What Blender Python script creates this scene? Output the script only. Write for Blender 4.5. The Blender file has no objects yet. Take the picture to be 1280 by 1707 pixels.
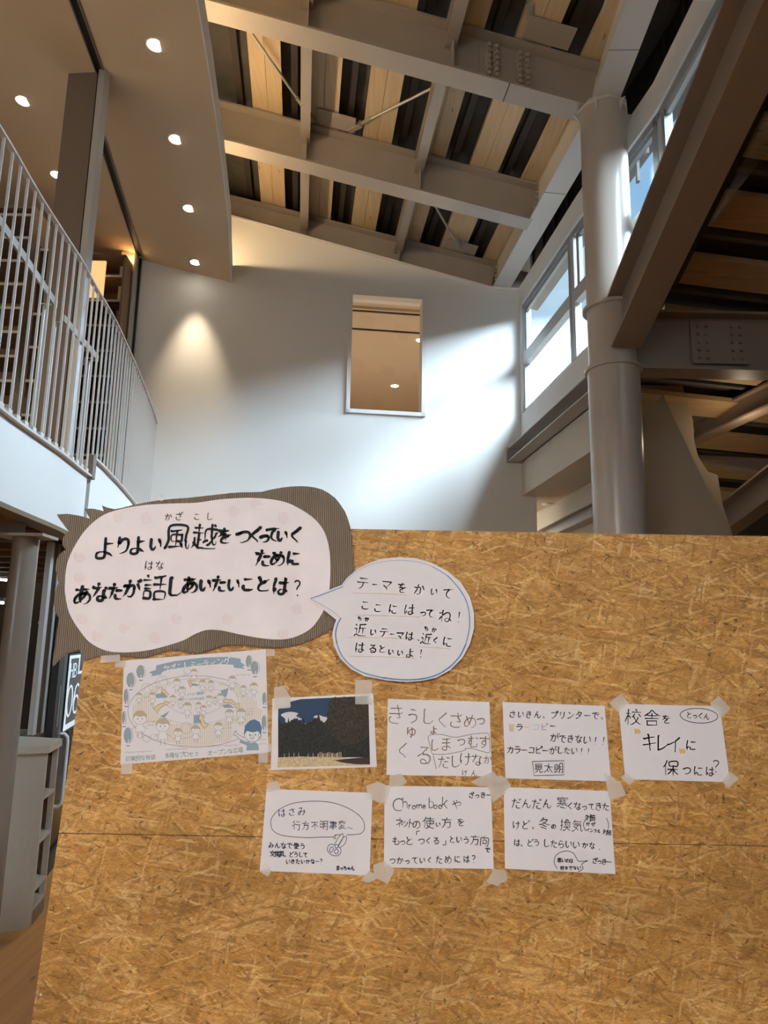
import bpy, math, random
from math import sin, cos, pi, sqrt, atan2, radians
from mathutils import Vector, Matrix
random.seed(7)
scene = bpy.context.scene
COL = scene.collection

# ------------------------------------------------------------------ camera
EYE = Vector((0, 0, 1.48)); FPX = 1189.0; TH = .18149; RO = .018167
_r = Vector((1, 0, 0)); _u = Vector((0, -sin(TH), cos(TH))); FW = Vector((0, cos(TH), sin(TH)))
CU = _u * cos(RO) - _r * sin(RO); CR = _r * cos(RO) + _u * sin(RO)
cd = bpy.data.cameras.new('camera'); cam = bpy.data.objects.new('camera', cd); COL.objects.link(cam)
cd.sensor_fit = 'VERTICAL'; cd.sensor_height = 24; cd.lens = FPX * 24 / 1707; cd.clip_start = .05; cd.clip_end = 400
cam.matrix_world = Matrix(((CR.x, CU.x, -FW.x, EYE.x), (CR.y, CU.y, -FW.y, EYE.y), (CR.z, CU.z, -FW.z, EYE.z), (0, 0, 0, 1)))
scene.camera = cam

# ------------------------------------------------------------------ colour management, world, sun
scene.view_settings.view_transform = 'Standard'; scene.view_settings.look = 'None'
scene.view_settings.gamma = 1.0; scene.view_settings.use_curve_mapping = False
scene.view_settings.exposure = 0.0
scene.cycles.use_denoising = True
scene.cycles.max_bounces = 10; scene.cycles.diffuse_bounces = 6; scene.cycles.transparent_max_bounces = 16
scene.cycles.sample_clamp_indirect = 6.0
scene.cycles.caustics_reflective = False; scene.cycles.caustics_refractive = False

wd = bpy.data.worlds.new('sky'); scene.world = wd; wd.use_nodes = True
nt = wd.node_tree; bgn = nt.nodes['Background']
tc = nt.nodes.new('ShaderNodeTexCoord'); sep = nt.nodes.new('ShaderNodeSeparateXYZ'); nt.links.new(tc.outputs['Generated'], sep.inputs[0])
rmp = nt.nodes.new('ShaderNodeValToRGB'); nt.links.new(sep.outputs['Z'], rmp.inputs[0])
e = rmp.color_ramp.elements
e[0].position = 0.0; e[0].color = (.12, .12, .11, 1)
e[1].position = 1.0; e[1].color = (.035, .06, .10, 1)
for p_, c_ in ((.05, (.70, .85, 1, 1)), (.35, (.70, .85, 1, 1)), (.43, (.033, .058, .080, 1))):
    q_ = rmp.color_ramp.elements.new(p_); q_.color = c_
nz = nt.nodes.new('ShaderNodeTexNoise'); nz.inputs['Scale'].default_value = 5; nz.inputs['Detail'].default_value = 5
nt.links.new(tc.outputs['Generated'], nz.inputs['Vector'])
cr_ = nt.nodes.new('ShaderNodeMapRange'); cr_.inputs['From Min'].default_value = .48; cr_.inputs['From Max'].default_value = .7
nt.links.new(nz.outputs[0], cr_.inputs[0])
mx = nt.nodes.new('ShaderNodeMix'); mx.data_type = 'RGBA'; cm = nt.nodes.new('ShaderNodeMath'); cm.operation = 'MULTIPLY'; cm.inputs[1].default_value = .5; nt.links.new(cr_.outputs[0], cm.inputs[0]); nt.links.new(cm.outputs[0], mx.inputs[0])
nt.links.new(rmp.outputs[0], mx.inputs[6]); mx.inputs[7].default_value = (.085, .10, .105, 1)
nt.links.new(mx.outputs[2], bgn.inputs[0]); bgn.inputs[1].default_value = 12.0

def light(name, kind, loc, energy, color, rot=None, aim=None, **kw):
    d = bpy.data.lights.new(name, kind); d.energy = energy; d.color = color
    for k, v in kw.items(): setattr(d, k, v)
    o = bpy.data.objects.new(name, d); COL.objects.link(o); o.location = loc
    if aim is not None: o.rotation_euler = (Vector(aim) - Vector(loc)).to_track_quat('-Z', 'Y').to_euler()
    return o
# daylight from the right, low and hazy
LV_ = Vector((cos(.114), sin(.114), 0)); DV_ = Vector((-sin(.114), cos(.114), 0))
SUND = LV_ * -1 + DV_ * .50 - Vector((0, 0, .64))
light('sun', 'SUN', (12, 2, 10), 58, (.80, .92, 1), aim=Vector((12, 2, 10)) + SUND, angle=radians(62))

# ------------------------------------------------------------------ frames of reference
YA = .114
LV = Vector((cos(YA), sin(YA), 0)); DV = Vector((-sin(YA), cos(YA), 0)); ZV = Vector((0, 0, 1))
def ld(l, d, z=0): return LV * l + DV * d + ZV * z
def at(px, py, Y):                       # point of the vertical plane y = Y seen at a photo position
    d = FW + CR * ((px - 640) / FPX) - CU * ((py - 853.5) / FPX)
    return EYE + d * (Y / d.y)
def atz(px, py, Z):
    d = FW + CR * ((px - 640) / FPX) - CU * ((py - 853.5) / FPX)
    return EYE + d * ((Z - EYE.z) / d.z)
SL = .185
def zb(l): return 5.5 + SL * (2.04 - l)   # underside of the sloping roof beams

# portals / room openings for daylight
def portal(p, n_aim, sx, sy):
    o = light('daylight_opening', 'AREA', p, 1, (1, 1, 1), aim=n_aim, shape='RECTANGLE', size=sx, size_y=sy)
    o.data.cycles.is_portal = True
    return o
portal(ld(2.5, 5.9, 4.62), ld(-3, 5.9, 4.62), 3.0, 1.4)
portal((2.05, 2.6, 4.75), (-3, 2.6, 4.75), 4.0, 1.3)
# unseen lights added behind the camera: broad cool fill and a board spot
light('hall_fill', 'AREA', (-2.6, -3.9, 2.6), 95, (.82, .91, 1), aim=(-.6, 2.1, 1.2), shape='RECTANGLE', size=4.0, size_y=2.6)
light('board_fill_spot', 'SPOT', (-1.9, -1.3, 3.3), 268, (1, .93, .87), aim=(-.25, 2.15, .95), spot_size=radians(62), spot_blend=.75, shadow_soft_size=.35)
# warm strip hidden on top of the dropped ceiling, washing the roof beams
light('cove_strip', 'AREA', ld(-1.12, 5.2, 5.48), 36, (1, .70, .38), aim=ld(-.15, 5.2, 6.0), shape='RECTANGLE', size=4.2, size_y=.05)

# ------------------------------------------------------------------ mesh helpers
class M:
    def __init__(s): s.v = []; s.f = []; s.uv = None
    def add(s, vs, fs):
        n = len(s.v); s.v += [Vector(p) for p in vs]; s.f += [tuple(i + n for i in q) for q in fs]; return s
    def box(s, c, a, b, d):              # centre and three half vectors
        c, a, b, d = map(Vector, (c, a, b, d))
        vs = [c + a * i + b * j + d * k for k in (-1, 1) for j in (-1, 1) for i in (-1, 1)]
        return s.add(vs, [(0, 2, 3, 1), (4, 5, 7, 6), (0, 1, 5, 4), (2, 6, 7, 3), (0, 4, 6, 2), (1, 3, 7, 5)])
    def bx(s, x0, x1, y0, y1, z0, z1):
        return s.box(((x0 + x1) / 2, (y0 + y1) / 2, (z0 + z1) / 2), ((x1 - x0) / 2, 0, 0), (0, (y1 - y0) / 2, 0), (0, 0, (z1 - z0) / 2))
    def lbx(s, l0, l1, d0, d1, z0, z1):
        return s.box(ld((l0 + l1) / 2, (d0 + d1) / 2, (z0 + z1) / 2), LV * (l1 - l0) / 2, DV * (d1 - d0) / 2, ZV * (z1 - z0) / 2)
    def prism(s, poly, ex):
        poly = [Vector(p) for p in poly]; ex = Vector(ex); n = len(poly)
        return s.add(poly + [p + ex for p in poly], [tuple(range(n))[::-1], tuple(range(n, 2 * n))] + [(i, (i + 1) % n, n + (i + 1) % n, n + i) for i in range(n)])
    def tube(s, pts, r, n=12, cap=True):
        pts = [Vector(p) for p in pts]; rs = r if isinstance(r, (list, tuple)) else [r] * len(pts)
        base = len(s.v); T0 = (pts[1] - pts[0]).normalized(); ref = Vector((0, 0, 1)) if abs(T0.z) < .9 else Vector((1, 0, 0))
        A = T0.cross(ref).normalized()
        for i, p in enumerate(pts):
            T = (pts[min(i + 1, len(pts) - 1)] - pts[max(i - 1, 0)]).normalized()
            A = (A - T * A.dot(T)).normalized(); B = T.cross(A)
            for k in range(n):
                a = 2 * pi * k / n; s.v.append(p + (A * cos(a) + B * sin(a)) * rs[i])
        for i in range(len(pts) - 1):
            for k in range(n):
                a = base + i * n + k; b = base + i * n + (k + 1) % n; s.f.append((a, b, b + n, a + n))
        if cap:
            s.f.append(tuple(base + k for k in range(n))[::-1]); s.f.append(tuple(base + (len(pts) - 1) * n + k for k in range(n)))
        return s
    def ibeam(s, p0, p1, h, w, tw=.012, tf=.018, up=ZV):   # p0,p1: centre line of the underside
        p0, p1, up = Vector(p0), Vector(p1), Vector(up); t = (p1 - p0); L = t.length; t.normalize()
        side = t.cross(up).normalized(); upv = side.cross(t).normalized(); c = (p0 + p1) / 2
        s.box(c + upv * tf / 2, t * L / 2, side * w / 2, upv * tf / 2)
        s.box(c + upv * (h - tf / 2), t * L / 2, side * w / 2, upv * tf / 2)
        s.box(c + upv * h / 2, t * L / 2, side * tw / 2, upv * (h / 2 - tf))
        return s
def mesh_obj(name, m, mat, smooth=False):
    me = bpy.data.meshes.new(name); me.from_pydata([tuple(p) for p in m.v], [], m.f); me.update()
    if isinstance(mat, (list, tuple)):
        for q in mat: me.materials.append(q)
    elif mat: me.materials.append(mat)
    if smooth:
        me.polygons.foreach_set('use_smooth', [True] * len(me.polygons))
    return bpy.data.objects.new(name, me)
def obj(name, m, mat, parent=None, smooth=False, label=None, bevel=0):
    if parent is not None:
        off = Vector((0, 0, 0)); q = parent
        while q is not None: off += Vector(q.location); q = q.parent
        m2 = M(); m2.f = m.f; m2.v = [p - off for p in m.v]; m = m2
    o = mesh_obj(name, m, mat, smooth); COL.objects.link(o)
    if parent is not None: o.parent = parent
    if label: o['label'] = label
    if smooth:
        md = o.modifiers.new('edges', 'EDGE_SPLIT'); md.split_angle = radians(38)
    if bevel:
        md = o.modifiers.new('bevel', 'BEVEL'); md.width = bevel; md.segments = 2; md.limit_method = 'ANGLE'
    return o
def thing(name, loc, label, cat, group=None):
    o = bpy.data.objects.new(name, None); COL.objects.link(o); o.location = loc; o.empty_display_size = .05
    return tag(o, label, cat, group)
def tag(o, label, cat, group=None, kind=None):
    o['label'] = label; o['category'] = cat
    if group: o['group'] = group
    if kind: o['kind'] = kind
    return o
def struct(name, m, mat, label=None, cat=None, smooth=False):
    o = obj(name, m, mat, None, smooth); o['kind'] = 'structure'
    if label: o['label'] = label
    if cat: o['category'] = cat
    return o
def sempty(name, loc, label, cat):
    o = thing(name, loc, label, cat); o['kind'] = 'structure'; return o

# ------------------------------------------------------------------ materials
def srgb(r, g, b):
    f = lambda c: (c / 255 / 12.92) if c / 255 <= .04045 else ((c / 255 + .055) / 1.055) ** 2.4
    return (f(r), f(g), f(b), 1)
def mat(name, col, rough=.6, metal=0, noise=0, nscale=20, bump=0, bscale=60, emit=None, estr=0, spec=.5, coat=0):
    m = bpy.data.materials.new(name); m.use_nodes = True; nt = m.node_tree; b = nt.nodes['Principled BSDF']
    b.inputs['Base Color'].default_value = col; b.inputs['Roughness'].default_value = rough; b.inputs['Metallic'].default_value = metal
    b.inputs['Specular IOR Level'].default_value = spec; b.inputs['Coat Weight'].default_value = coat
    if emit: b.inputs['Emission Color'].default_value = emit; b.inputs['Emission Strength'].default_value = estr
    g = nt.nodes.new('ShaderNodeNewGeometry')
    if noise:
        n = nt.nodes.new('ShaderNodeTexNoise'); n.inputs['Scale'].default_value = nscale; n.inputs['Detail'].default_value = 6
        nt.links.new(g.outputs['Position'], n.inputs['Vector'])
        mr = nt.nodes.new('ShaderNodeMapRange'); mr.inputs['From Min'].default_value = .3; mr.inputs['From Max'].default_value = .7
        mr.inputs['To Min'].default_value = 1 - noise; mr.inputs['To Max'].default_value = 1 + noise
        nt.links.new(n.outputs[0], mr.inputs[0])
        mm = nt.nodes.new('ShaderNodeVectorMath'); mm.operation = 'SCALE'; mm.inputs[0].default_value = col[:3]
        nt.links.new(mr.outputs[0], mm.inputs['Scale']); nt.links.new(mm.outputs[0], b.inputs['Base Color'])
    if bump:
        n = nt.nodes.new('ShaderNodeTexNoise'); n.inputs['Scale'].default_value = bscale; n.inputs['Detail'].default_value = 4
        nt.links.new(g.outputs['Position'], n.inputs['Vector'])
        bp = nt.nodes.new('ShaderNodeBump'); bp.inputs['Strength'].default_value = bump; bp.inputs['Distance'].default_value = .01
        nt.links.new(n.outputs[0], bp.inputs['Height']); nt.links.new(bp.outputs[0], b.inputs['Normal'])
    return m
def wood(name, c1, c2, axis, scale=6, rough=.6, stretch=14):
    m = bpy.data.materials.new(name); m.use_nodes = True; nt = m.node_tree; b = nt.nodes['Principled BSDF']
    b.inputs['Roughness'].default_value = rough
    g = nt.nodes.new('ShaderNodeNewGeometry'); mp = nt.nodes.new('ShaderNodeMapping')
    oi = nt.nodes.new('ShaderNodeObjectInfo'); cb = nt.nodes.new('ShaderNodeCombineXYZ'); ad = nt.nodes.new('ShaderNodeVectorMath')
    ml = nt.nodes.new('ShaderNodeMath'); ml.operation = 'MULTIPLY'; ml.inputs[1].default_value = 37
    nt.links.new(oi.outputs['Random'], ml.inputs[0]); nt.links.new(ml.outputs[0], cb.inputs[0]); nt.links.new(ml.outputs[0], cb.inputs[2])
    nt.links.new(g.outputs['Position'], ad.inputs[0]); nt.links.new(cb.outputs[0], ad.inputs[1])
    nt.links.new(ad.outputs[0], mp.inputs['Vector'])
    sc = [scale * stretch / 2] * 3; sc[axis] = scale / 3; mp.inputs['Scale'].default_value = sc
    n = nt.nodes.new('ShaderNodeTexNoise'); n.inputs['Scale'].default_value = 1; n.inputs['Detail'].default_value = 7; n.inputs['Distortion'].default_value = .6
    nt.links.new(mp.outputs[0], n.inputs['Vector'])
    r = nt.nodes.new('ShaderNodeValToRGB'); r.color_ramp.elements[0].position = .35; r.color_ramp.elements[1].position = .68
    r.color_ramp.elements[0].color = c2; r.color_ramp.elements[1].color = c1
    nt.links.new(n.outputs[0], r.inputs[0])
    v = nt.nodes.new('ShaderNodeTexVoronoi'); v.inputs['Scale'].default_value = 1
    mp2 = nt.nodes.new('ShaderNodeMapping'); s2 = [9, 9, 9]; s2[axis] = 2.2; mp2.inputs['Scale'].default_value = s2
    nt.links.new(ad.outputs[0], mp2.inputs['Vector']); nt.links.new(mp2.outputs[0], v.inputs['Vector'])
    kn = nt.nodes.new('ShaderNodeMapRange'); kn.inputs['From Min'].default_value = .03; kn.inputs['From Max'].default_value = .09
    nt.links.new(v.outputs['Distance'], kn.inputs[0])
    mx = nt.nodes.new('ShaderNodeMix'); mx.data_type = 'RGBA'; mx.inputs[6].default_value = (c2[0] * .45, c2[1] * .4, c2[2] * .35, 1)
    nt.links.new(kn.outputs[0], mx.inputs[0]); nt.links.new(r.outputs[0], mx.inputs[7]); nt.links.new(mx.outputs[2], b.inputs['Base Color'])
    return m
def osb():
    m = bpy.data.materials.new('strand_board'); m.use_nodes = True; nt = m.node_tree; N = nt.nodes; K = nt.links; b = N['Principled BSDF']
    b.inputs['Roughness'].default_value = .55; b.inputs['Specular IOR Level'].default_value = .35
    g = N.new('ShaderNodeNewGeometry'); sx = N.new('ShaderNodeSeparateXYZ'); K.new(g.outputs['Position'], sx.inputs[0])
    cb = N.new('ShaderNodeCombineXYZ'); K.new(sx.outputs['X'], cb.inputs[0]); K.new(sx.outputs['Z'], cb.inputs[1])
    def vm(op, a, v=None, v2=None):
        n = N.new('ShaderNodeVectorMath'); n.operation = op; K.new(a, n.inputs[0])
        if v is not None: n.inputs[1].default_value = v
        if v2 is not None:
            if isinstance(v2, tuple): n.inputs[2].default_value = v2
            else: K.new(v2, n.inputs[2])
        return n.outputs[0]
    def noise(vec, scale, detail=4, rough=.5, dist=0):
        n = N.new('ShaderNodeTexNoise'); n.noise_dimensions = '2D'; n.inputs['Scale'].default_value = scale; n.inputs['Detail'].default_value = detail
        n.inputs['Roughness'].default_value = rough; n.inputs['Distortion'].default_value = dist; K.new(vec, n.inputs['Vector']); return n
    def rng(v, a, b_, c, d):
        n = N.new('ShaderNodeMapRange'); n.inputs['From Min'].default_value = a; n.inputs['From Max'].default_value = b_; n.inputs['To Min'].default_value = c; n.inputs['To Max'].default_value = d; K.new(v, n.inputs[0]); return n.outputs[0]
    def mul(a, c):
        n = N.new('ShaderNodeMath'); n.operation = 'MULTIPLY'; K.new(a, n.inputs[0])
        if isinstance(c, float): n.inputs[1].default_value = c
        else: K.new(c, n.inputs[1])
        return n.outputs[0]
    def rot(vec, ang):
        r = N.new('ShaderNodeVectorRotate'); r.rotation_type = 'Z_AXIS'; r.inputs['Angle'].default_value = radians(ang); K.new(vec, r.inputs['Vector']); return r.outputs[0]
    dn = noise(cb.outputs[0], 14, 4, .6); dv = vm('MULTIPLY_ADD', dn.outputs['Color'], (.014, .014, 0), cb.outputs[0])
    dn2 = noise(cb.outputs[0], 70, 3, .6); dv = vm('MULTIPLY_ADD', dn2.outputs['Color'], (.0035, .0035, 0), dv)
    # matted ground of fine strands running three ways
    cur = None; hcur = None
    for i, (ang, sa, sb) in enumerate(((4, 14, 120), (-24, 18, 130), (38, 18, 125))):
        v = vm('MULTIPLY', rot(dv, ang), (sa, sb, 1)); n = noise(v, 1, 5, .62)
        rp = N.new('ShaderNodeValToRGB'); el = rp.color_ramp.elements
        el[0].position = .22; el[0].color = (.23, .098, .022, 1); el[1].position = .78; el[1].color = (.66, .36, .115, 1)
        for p_, c_ in ((.40, (.395, .182, .041, 1)), (.55, (.50, .248, .062, 1))): q = el.new(p_); q.color = c_
        K.new(n.outputs[0], rp.inputs[0])
        if cur is None: cur = rp.outputs[0]; hcur = n.outputs[0]
        else:
            mk = rng(noise(vm('ADD', cb.outputs[0], (i * 3.1, i * 5.7, 0)), 11, 3).outputs[0], .44, .56, 0, 1)
            mx = N.new('ShaderNodeMix'); mx.data_type = 'RGBA'; K.new(mk, mx.inputs[0]); K.new(cur, mx.inputs[6]); K.new(rp.outputs[0], mx.inputs[7]); cur = mx.outputs[2]
    # larger flakes, most of them close in tone to the ground
    for i, (ang, sa, sb, thr, f) in enumerate(((-11, 8, 44, .55, .42), (27, 8, 46, .60, .40), (66, 10, 54, .70, .42), (-47, 9, 52, .66, .42), (5, 9, 56, .58, .5), (17, 7, 48, .88, .8), (-62, 12, 75, .85, .65), (44, 16, 150, .78, .7), (-19, 15, 150, .74, .7), (-80, 18, 160, .84, .6), (8, 14, 170, .72, .65))):
        s1 = vm('MULTIPLY_ADD', rot(dv, ang), (sa, sb, 1), (i * 7.3, i * 3.7, 0))
        v = N.new('ShaderNodeTexVoronoi'); v.voronoi_dimensions = '2D'; v.inputs['Scale'].default_value = 1; K.new(s1, v.inputs['Vector'])
        sp = N.new('ShaderNodeSeparateColor'); K.new(v.outputs['Color'], sp.inputs[0])
        rp = N.new('ShaderNodeValToRGB'); el = rp.color_ramp.elements
        el[0].position = 0; el[0].color = (.25, .12, .035, 1); el[1].position = 1; el[1].color = (.70, .46, .21, 1)
        for p_, c_ in ((.22, (.38, .185, .048, 1)), (.6, (.50, .26, .073, 1)), (.85, (.62, .355, .125, 1))): q = el.new(p_); q.color = c_
        K.new(sp.outputs[0], rp.inputs[0])
        gm = rng(noise(vm('MULTIPLY', s1, (1.4, 6, 1)), 1, 4).outputs[0], .3, .7, .78, 1.16)
        cc = N.new('ShaderNodeVectorMath'); cc.operation = 'SCALE'; K.new(rp.outputs[0], cc.inputs[0]); K.new(gm, cc.inputs['Scale'])
        gt = N.new('ShaderNodeMath'); gt.operation = 'GREATER_THAN'; gt.inputs[1].default_value = thr; K.new(sp.outputs[1], gt.inputs[0]); fac = mul(gt.outputs[0], f)
        mx = N.new('ShaderNodeMix'); mx.data_type = 'RGBA'; K.new(fac, mx.inputs[0]); K.new(cur, mx.inputs[6]); K.new(cc.outputs[0], mx.inputs[7]); cur = mx.outputs[2]
        mh = N.new('ShaderNodeMix'); mh.data_type = 'FLOAT'; K.new(fac, mh.inputs[0]); K.new(hcur, mh.inputs[2]); K.new(sp.outputs[2], mh.inputs[3]); hcur = mh.outputs[0]
    # very fine straight grain over everything
    fg = rng(noise(vm('MULTIPLY', rot(dv, 10), (60, 420, 1)), 1, 3).outputs[0], .3, .7, .80, 1.20); fg2 = rng(noise(vm('MULTIPLY', rot(dv, -33), (60, 380, 1)), 1, 3).outputs[0], .3, .7, .84, 1.16)
    # thin dark splinters and pits
    sc_ = None
    for ang, sa, sb, t in ((22, 26, 95, .735), (-44, 28, 90, .745), (85, 30, 80, .76)):
        q = rng(noise(vm('MULTIPLY', rot(dv, ang), (sa, sb, 1)), 1, 2).outputs[0], t - .03, t + .03, 1, .40)
        sc_ = q if sc_ is None else mul(sc_, q)
    bm = rng(noise(cb.outputs[0], 3.2, 3).outputs[0], .3, .7, .90, 1.18); ml = mul(mul(sc_, bm), mul(fg, fg2))
    fs = N.new('ShaderNodeVectorMath'); fs.operation = 'SCALE'; K.new(cur, fs.inputs[0]); K.new(ml, fs.inputs['Scale']); K.new(fs.outputs[0], b.inputs['Base Color'])
    bp = N.new('ShaderNodeBump'); bp.inputs['Strength'].default_value = .5; bp.inputs['Distance'].default_value = .0012; K.new(hcur, bp.inputs['Height']); K.new(bp.outputs[0], b.inputs['Normal'])
    return m
def glass(name, tint=(.93, .97, 1, 1), refl=.10):
    m = bpy.data.materials.new(name); m.use_nodes = True; nt = m.node_tree; N = nt.nodes; K = nt.links; N.remove(N['Principled BSDF'])
    t = N.new('ShaderNodeBsdfTransparent'); t.inputs[0].default_value = tint; gl = N.new('ShaderNodeBsdfGlossy'); gl.inputs['Roughness'].default_value = .02
    fr = N.new('ShaderNodeLayerWeight'); fr.inputs[0].default_value = .35
    mr = N.new('ShaderNodeMapRange'); mr.inputs['To Min'].default_value = refl * .5; mr.inputs['To Max'].default_value = refl * 2.2; K.new(fr.outputs['Fresnel'], mr.inputs[0])
    mx = N.new('ShaderNodeMixShader'); K.new(mr.outputs[0], mx.inputs[0]); K.new(t.outputs[0], mx.inputs[1]); K.new(gl.outputs[0], mx.inputs[2]); K.new(mx.outputs[0], N['Material Output'].inputs[0])
    return m
def corrugated():
    m = mat('corrugated_card', (.34, .26, .19, 1), .85, noise=.08, nscale=12); nt = m.node_tree; N = nt.nodes; K = nt.links; b = N['Principled BSDF']
    g = N.new('ShaderNodeNewGeometry'); w = N.new('ShaderNodeTexWave'); w.wave_type = 'BANDS'; w.bands_direction = 'X'; w.inputs['Scale'].default_value = 52; w.inputs['Distortion'].default_value = .25
    K.new(g.outputs['Position'], w.inputs['Vector'])
    bp = N.new('ShaderNodeBump'); bp.inputs['Strength'].default_value = 1; bp.inputs['Distance'].default_value = .004; K.new(w.outputs['Fac'], bp.inputs['Height']); K.new(bp.outputs[0], b.inputs['Normal'])
    src = b.inputs['Base Color'].links[0].from_socket
    mr = N.new('ShaderNodeMapRange'); mr.inputs['To Min'].default_value = .42; mr.inputs['To Max'].default_value = 1.25; K.new(w.outputs['Fac'], mr.inputs[0])
    sc = N.new('ShaderNodeVectorMath'); sc.operation = 'SCALE'; K.new(src, sc.inputs[0]); K.new(mr.outputs[0], sc.inputs['Scale']); K.new(sc.outputs[0], b.inputs['Base Color'])
    return m
TAN = mat('tan_bulkhead_paint', (.46, .36, .25, 1), .85, bump=.05, bscale=220)
WHITE = mat('white_wall_paint', (.84, .84, .82, 1), .85, bump=.05, bscale=220)
FASCIA = mat('white_fascia_paint', (.86, .87, .87, 1), .7)
CREAM = mat('cream_wall_paper', (.62, .55, .45, 1), .85, noise=.03, nscale=160, bump=.08, bscale=260)
SOFFIT = mat('beige_ceiling_paper', (.72, .575, .41, 1), .9, noise=.06, nscale=240, bump=.15, bscale=300)
STEELB = mat('brown_steel_paint', (.26, .19, .14, 1), .45)
STEEL = mat('taupe_steel_paint', (.40, .36, .315, 1), .42, noise=.04, nscale=5)
STEELW = mat('pale_steel_paint', (.62, .60, .57, 1), .4)
COLUMN = mat('column_paint', (.55, .49, .43, 1), .28)
GALV = mat('galvanised_rod', (.55, .53, .5, 1), .35, metal=.6)
DECK = mat('dark_roof_deck', (.09, .083, .078, 1), .8, noise=.2, nscale=6)
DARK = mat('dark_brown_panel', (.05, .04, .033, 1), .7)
BLACK = mat('black_track', (.012, .012, .012, 1), .5)
ALU = mat('grey_window_metal', (.30, .31, .32, 1), .4, metal=.3)
ALUL = mat('light_window_metal', (.55, .57, .58, 1), .35, metal=.3)
RAILM = mat('light_rail_metal', (.76, .74, .72, 1), .35, metal=.1)
BROWNM = mat('brown_metal_post', (.20, .16, .13, 1), .4)
PINE = wood('pale_pine', (.62, .49, .32, 1), (.54, .41, .25, 1), 1)
PINE2 = wood('amber_pine', (.42, .28, .14, 1), (.35, .225, .11, 1), 0)
LAM2 = mat('cream_laminate', (.52, .46, .38, 1), .5, noise=.03, nscale=60)
SHELFW = wood('dark_shelf_wood', (.30, .20, .12, 1), (.20, .13, .08, 1), 0)
LAMI = wood('pale_laminate', (.60, .54, .46, 1), (.54, .48, .40, 1), 2, scale=3)
FLOORM = wood('floor_wood', (.58, .29, .09, 1), (.47, .22, .06, 1), 1, scale=3, rough=.35)
OSB = osb(); CARD = corrugated()
GLASS = glass('window_glass'); GLASSD = glass('door_glass', (.5, .52, .52, 1), .08)
PAPER = mat('white_paper', (.74, .70, .71, 1), .8, noise=.012, nscale=30)
PAPERP = mat('banner_paper', (.80, .73, .73, 1), .75, noise=.05, nscale=9, bump=.25, bscale=14)
TAPE = bpy.data.materials.new('frosted_tape'); TAPE.use_nodes = True
_n = TAPE.node_tree.nodes; _k = TAPE.node_tree.links; _n.remove(_n['Principled BSDF']); _a = _n.new('ShaderNodeBsdfTransparent'); _b = _n.new('ShaderNodeBsdfDiffuse'); _b.inputs[0].default_value = (.92, .88, .80, 1); _m = _n.new('ShaderNodeMixShader'); _m.inputs[0].default_value = .30
_k.new(_a.outputs[0], _m.inputs[1]); _k.new(_b.outputs[0], _m.inputs[2]); _k.new(_m.outputs[0], _n['Material Output'].inputs[0])
def ink(n, c, r=.6): return mat(n, c, r, spec=.2)
INK = ink('black_ink', (.012, .012, .014, 1)); PEN = ink('dark_pen', (.05, .05, .055, 1)); NAVY = ink('navy_pen', (.03, .05, .10, 1)); PENCIL = ink('brown_pencil', (.22, .15, .10, 1))
OCHRE = ink('ochre_pen', (.62, .36, .10, 1)); OCHREL = ink('pale_ochre_pen', (.62, .50, .33, 1)); BLUEP = ink('blue_pen', (.07, .18, .36, 1)); BLUEL = ink('light_blue_crayon', (.40, .58, .72, 1)); PINKP = ink('pink_stamp', (.70, .45, .42, 1))
LED = mat('lamp_glow', (1, 1, 1, 1), .5, emit=(1, .90, .74, 1), estr=30)
LEDW = mat('fluorescent_tube', (1, 1, 1, 1), .5, emit=(1, .98, .92, 1), estr=6)
RINGM = mat('lamp_ring', (.7, .68, .64, 1), .35)
# ------------------------------------------------------------------ large structure
DW = 7.335
def zs(l): return 5.312 + .19 * (-.894 - l)
def wtop(l): return 6.09 - .211 * (l + .937) if l < 1.995 else 5.471
# floor and closing walls of the hall
struct('floor', M().bx(-7, 7, -4.2, 12, -.1, 0), FLOORM, 'amber wooden floor of the hall seen beside the board', 'floor')
struct('wall_rear', M().bx(-7, 7, -4.3, -4.2, 0, 7.6), WHITE, 'white wall far behind the viewer', 'wall')
struct('wall_left', M().bx(-5.3, -5.2, -4.2, 12, 0, 7.6), CREAM, 'cream outer wall behind the upstairs shelves', 'wall')
# back wall with its opening
def wallpiece(l0, l1, z0, z1a=None, z1b=None, d0=DW, d1=DW + .14):
    a = wtop(l0) if z1a is None else z1a; b = wtop(l1) if z1b is None else z1b
    return [ld(l0, d0, z0), ld(l1, d0, z0), ld(l1, d0, b), ld(l0, d0, a)]
m = M(); W0, W1, WZ0, WZ1 = .437, 1.238, 3.93, 5.27
ex = DV * .14
m.prism(wallpiece(-1.84, W0, 0), ex); m.prism(wallpiece(W0, W1, 0, WZ0, WZ0), ex); m.prism(wallpiece(W0, W1, WZ1), ex); m.prism(wallpiece(W1, 1.995, 0), ex)
m.prism(wallpiece(1.995, 2.46, 3.06), ex); m.prism(wallpiece(1.995, 2.50, 0, 3.06, 3.06), ex)
struct('wall_back', m, WHITE, 'tall white back wall with a sloping top', 'wall')
m = M(); m.prism([ld(-1.84, DW - .012, wtop(-1.84) - .005), ld(1.995, DW - .012, wtop(1.99) - .005), ld(1.995, DW - .012, wtop(1.99) + .02), ld(-1.84, DW - .012, wtop(-1.84) + .02)], DV * .16)
m.lbx(1.995, 2.345, DW - .012, DW + .15, 5.466, 5.491)
struct('trim_1', m, WHITE, 'thin white cap along the sloping wall top', 'trim')
struct('wall_upstairs', M().lbx(-6, -1.86, 7.42, 7.56, 2.6, 5.62), CREAM, 'cream wall at the end of the upstairs room', 'wall')
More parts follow.
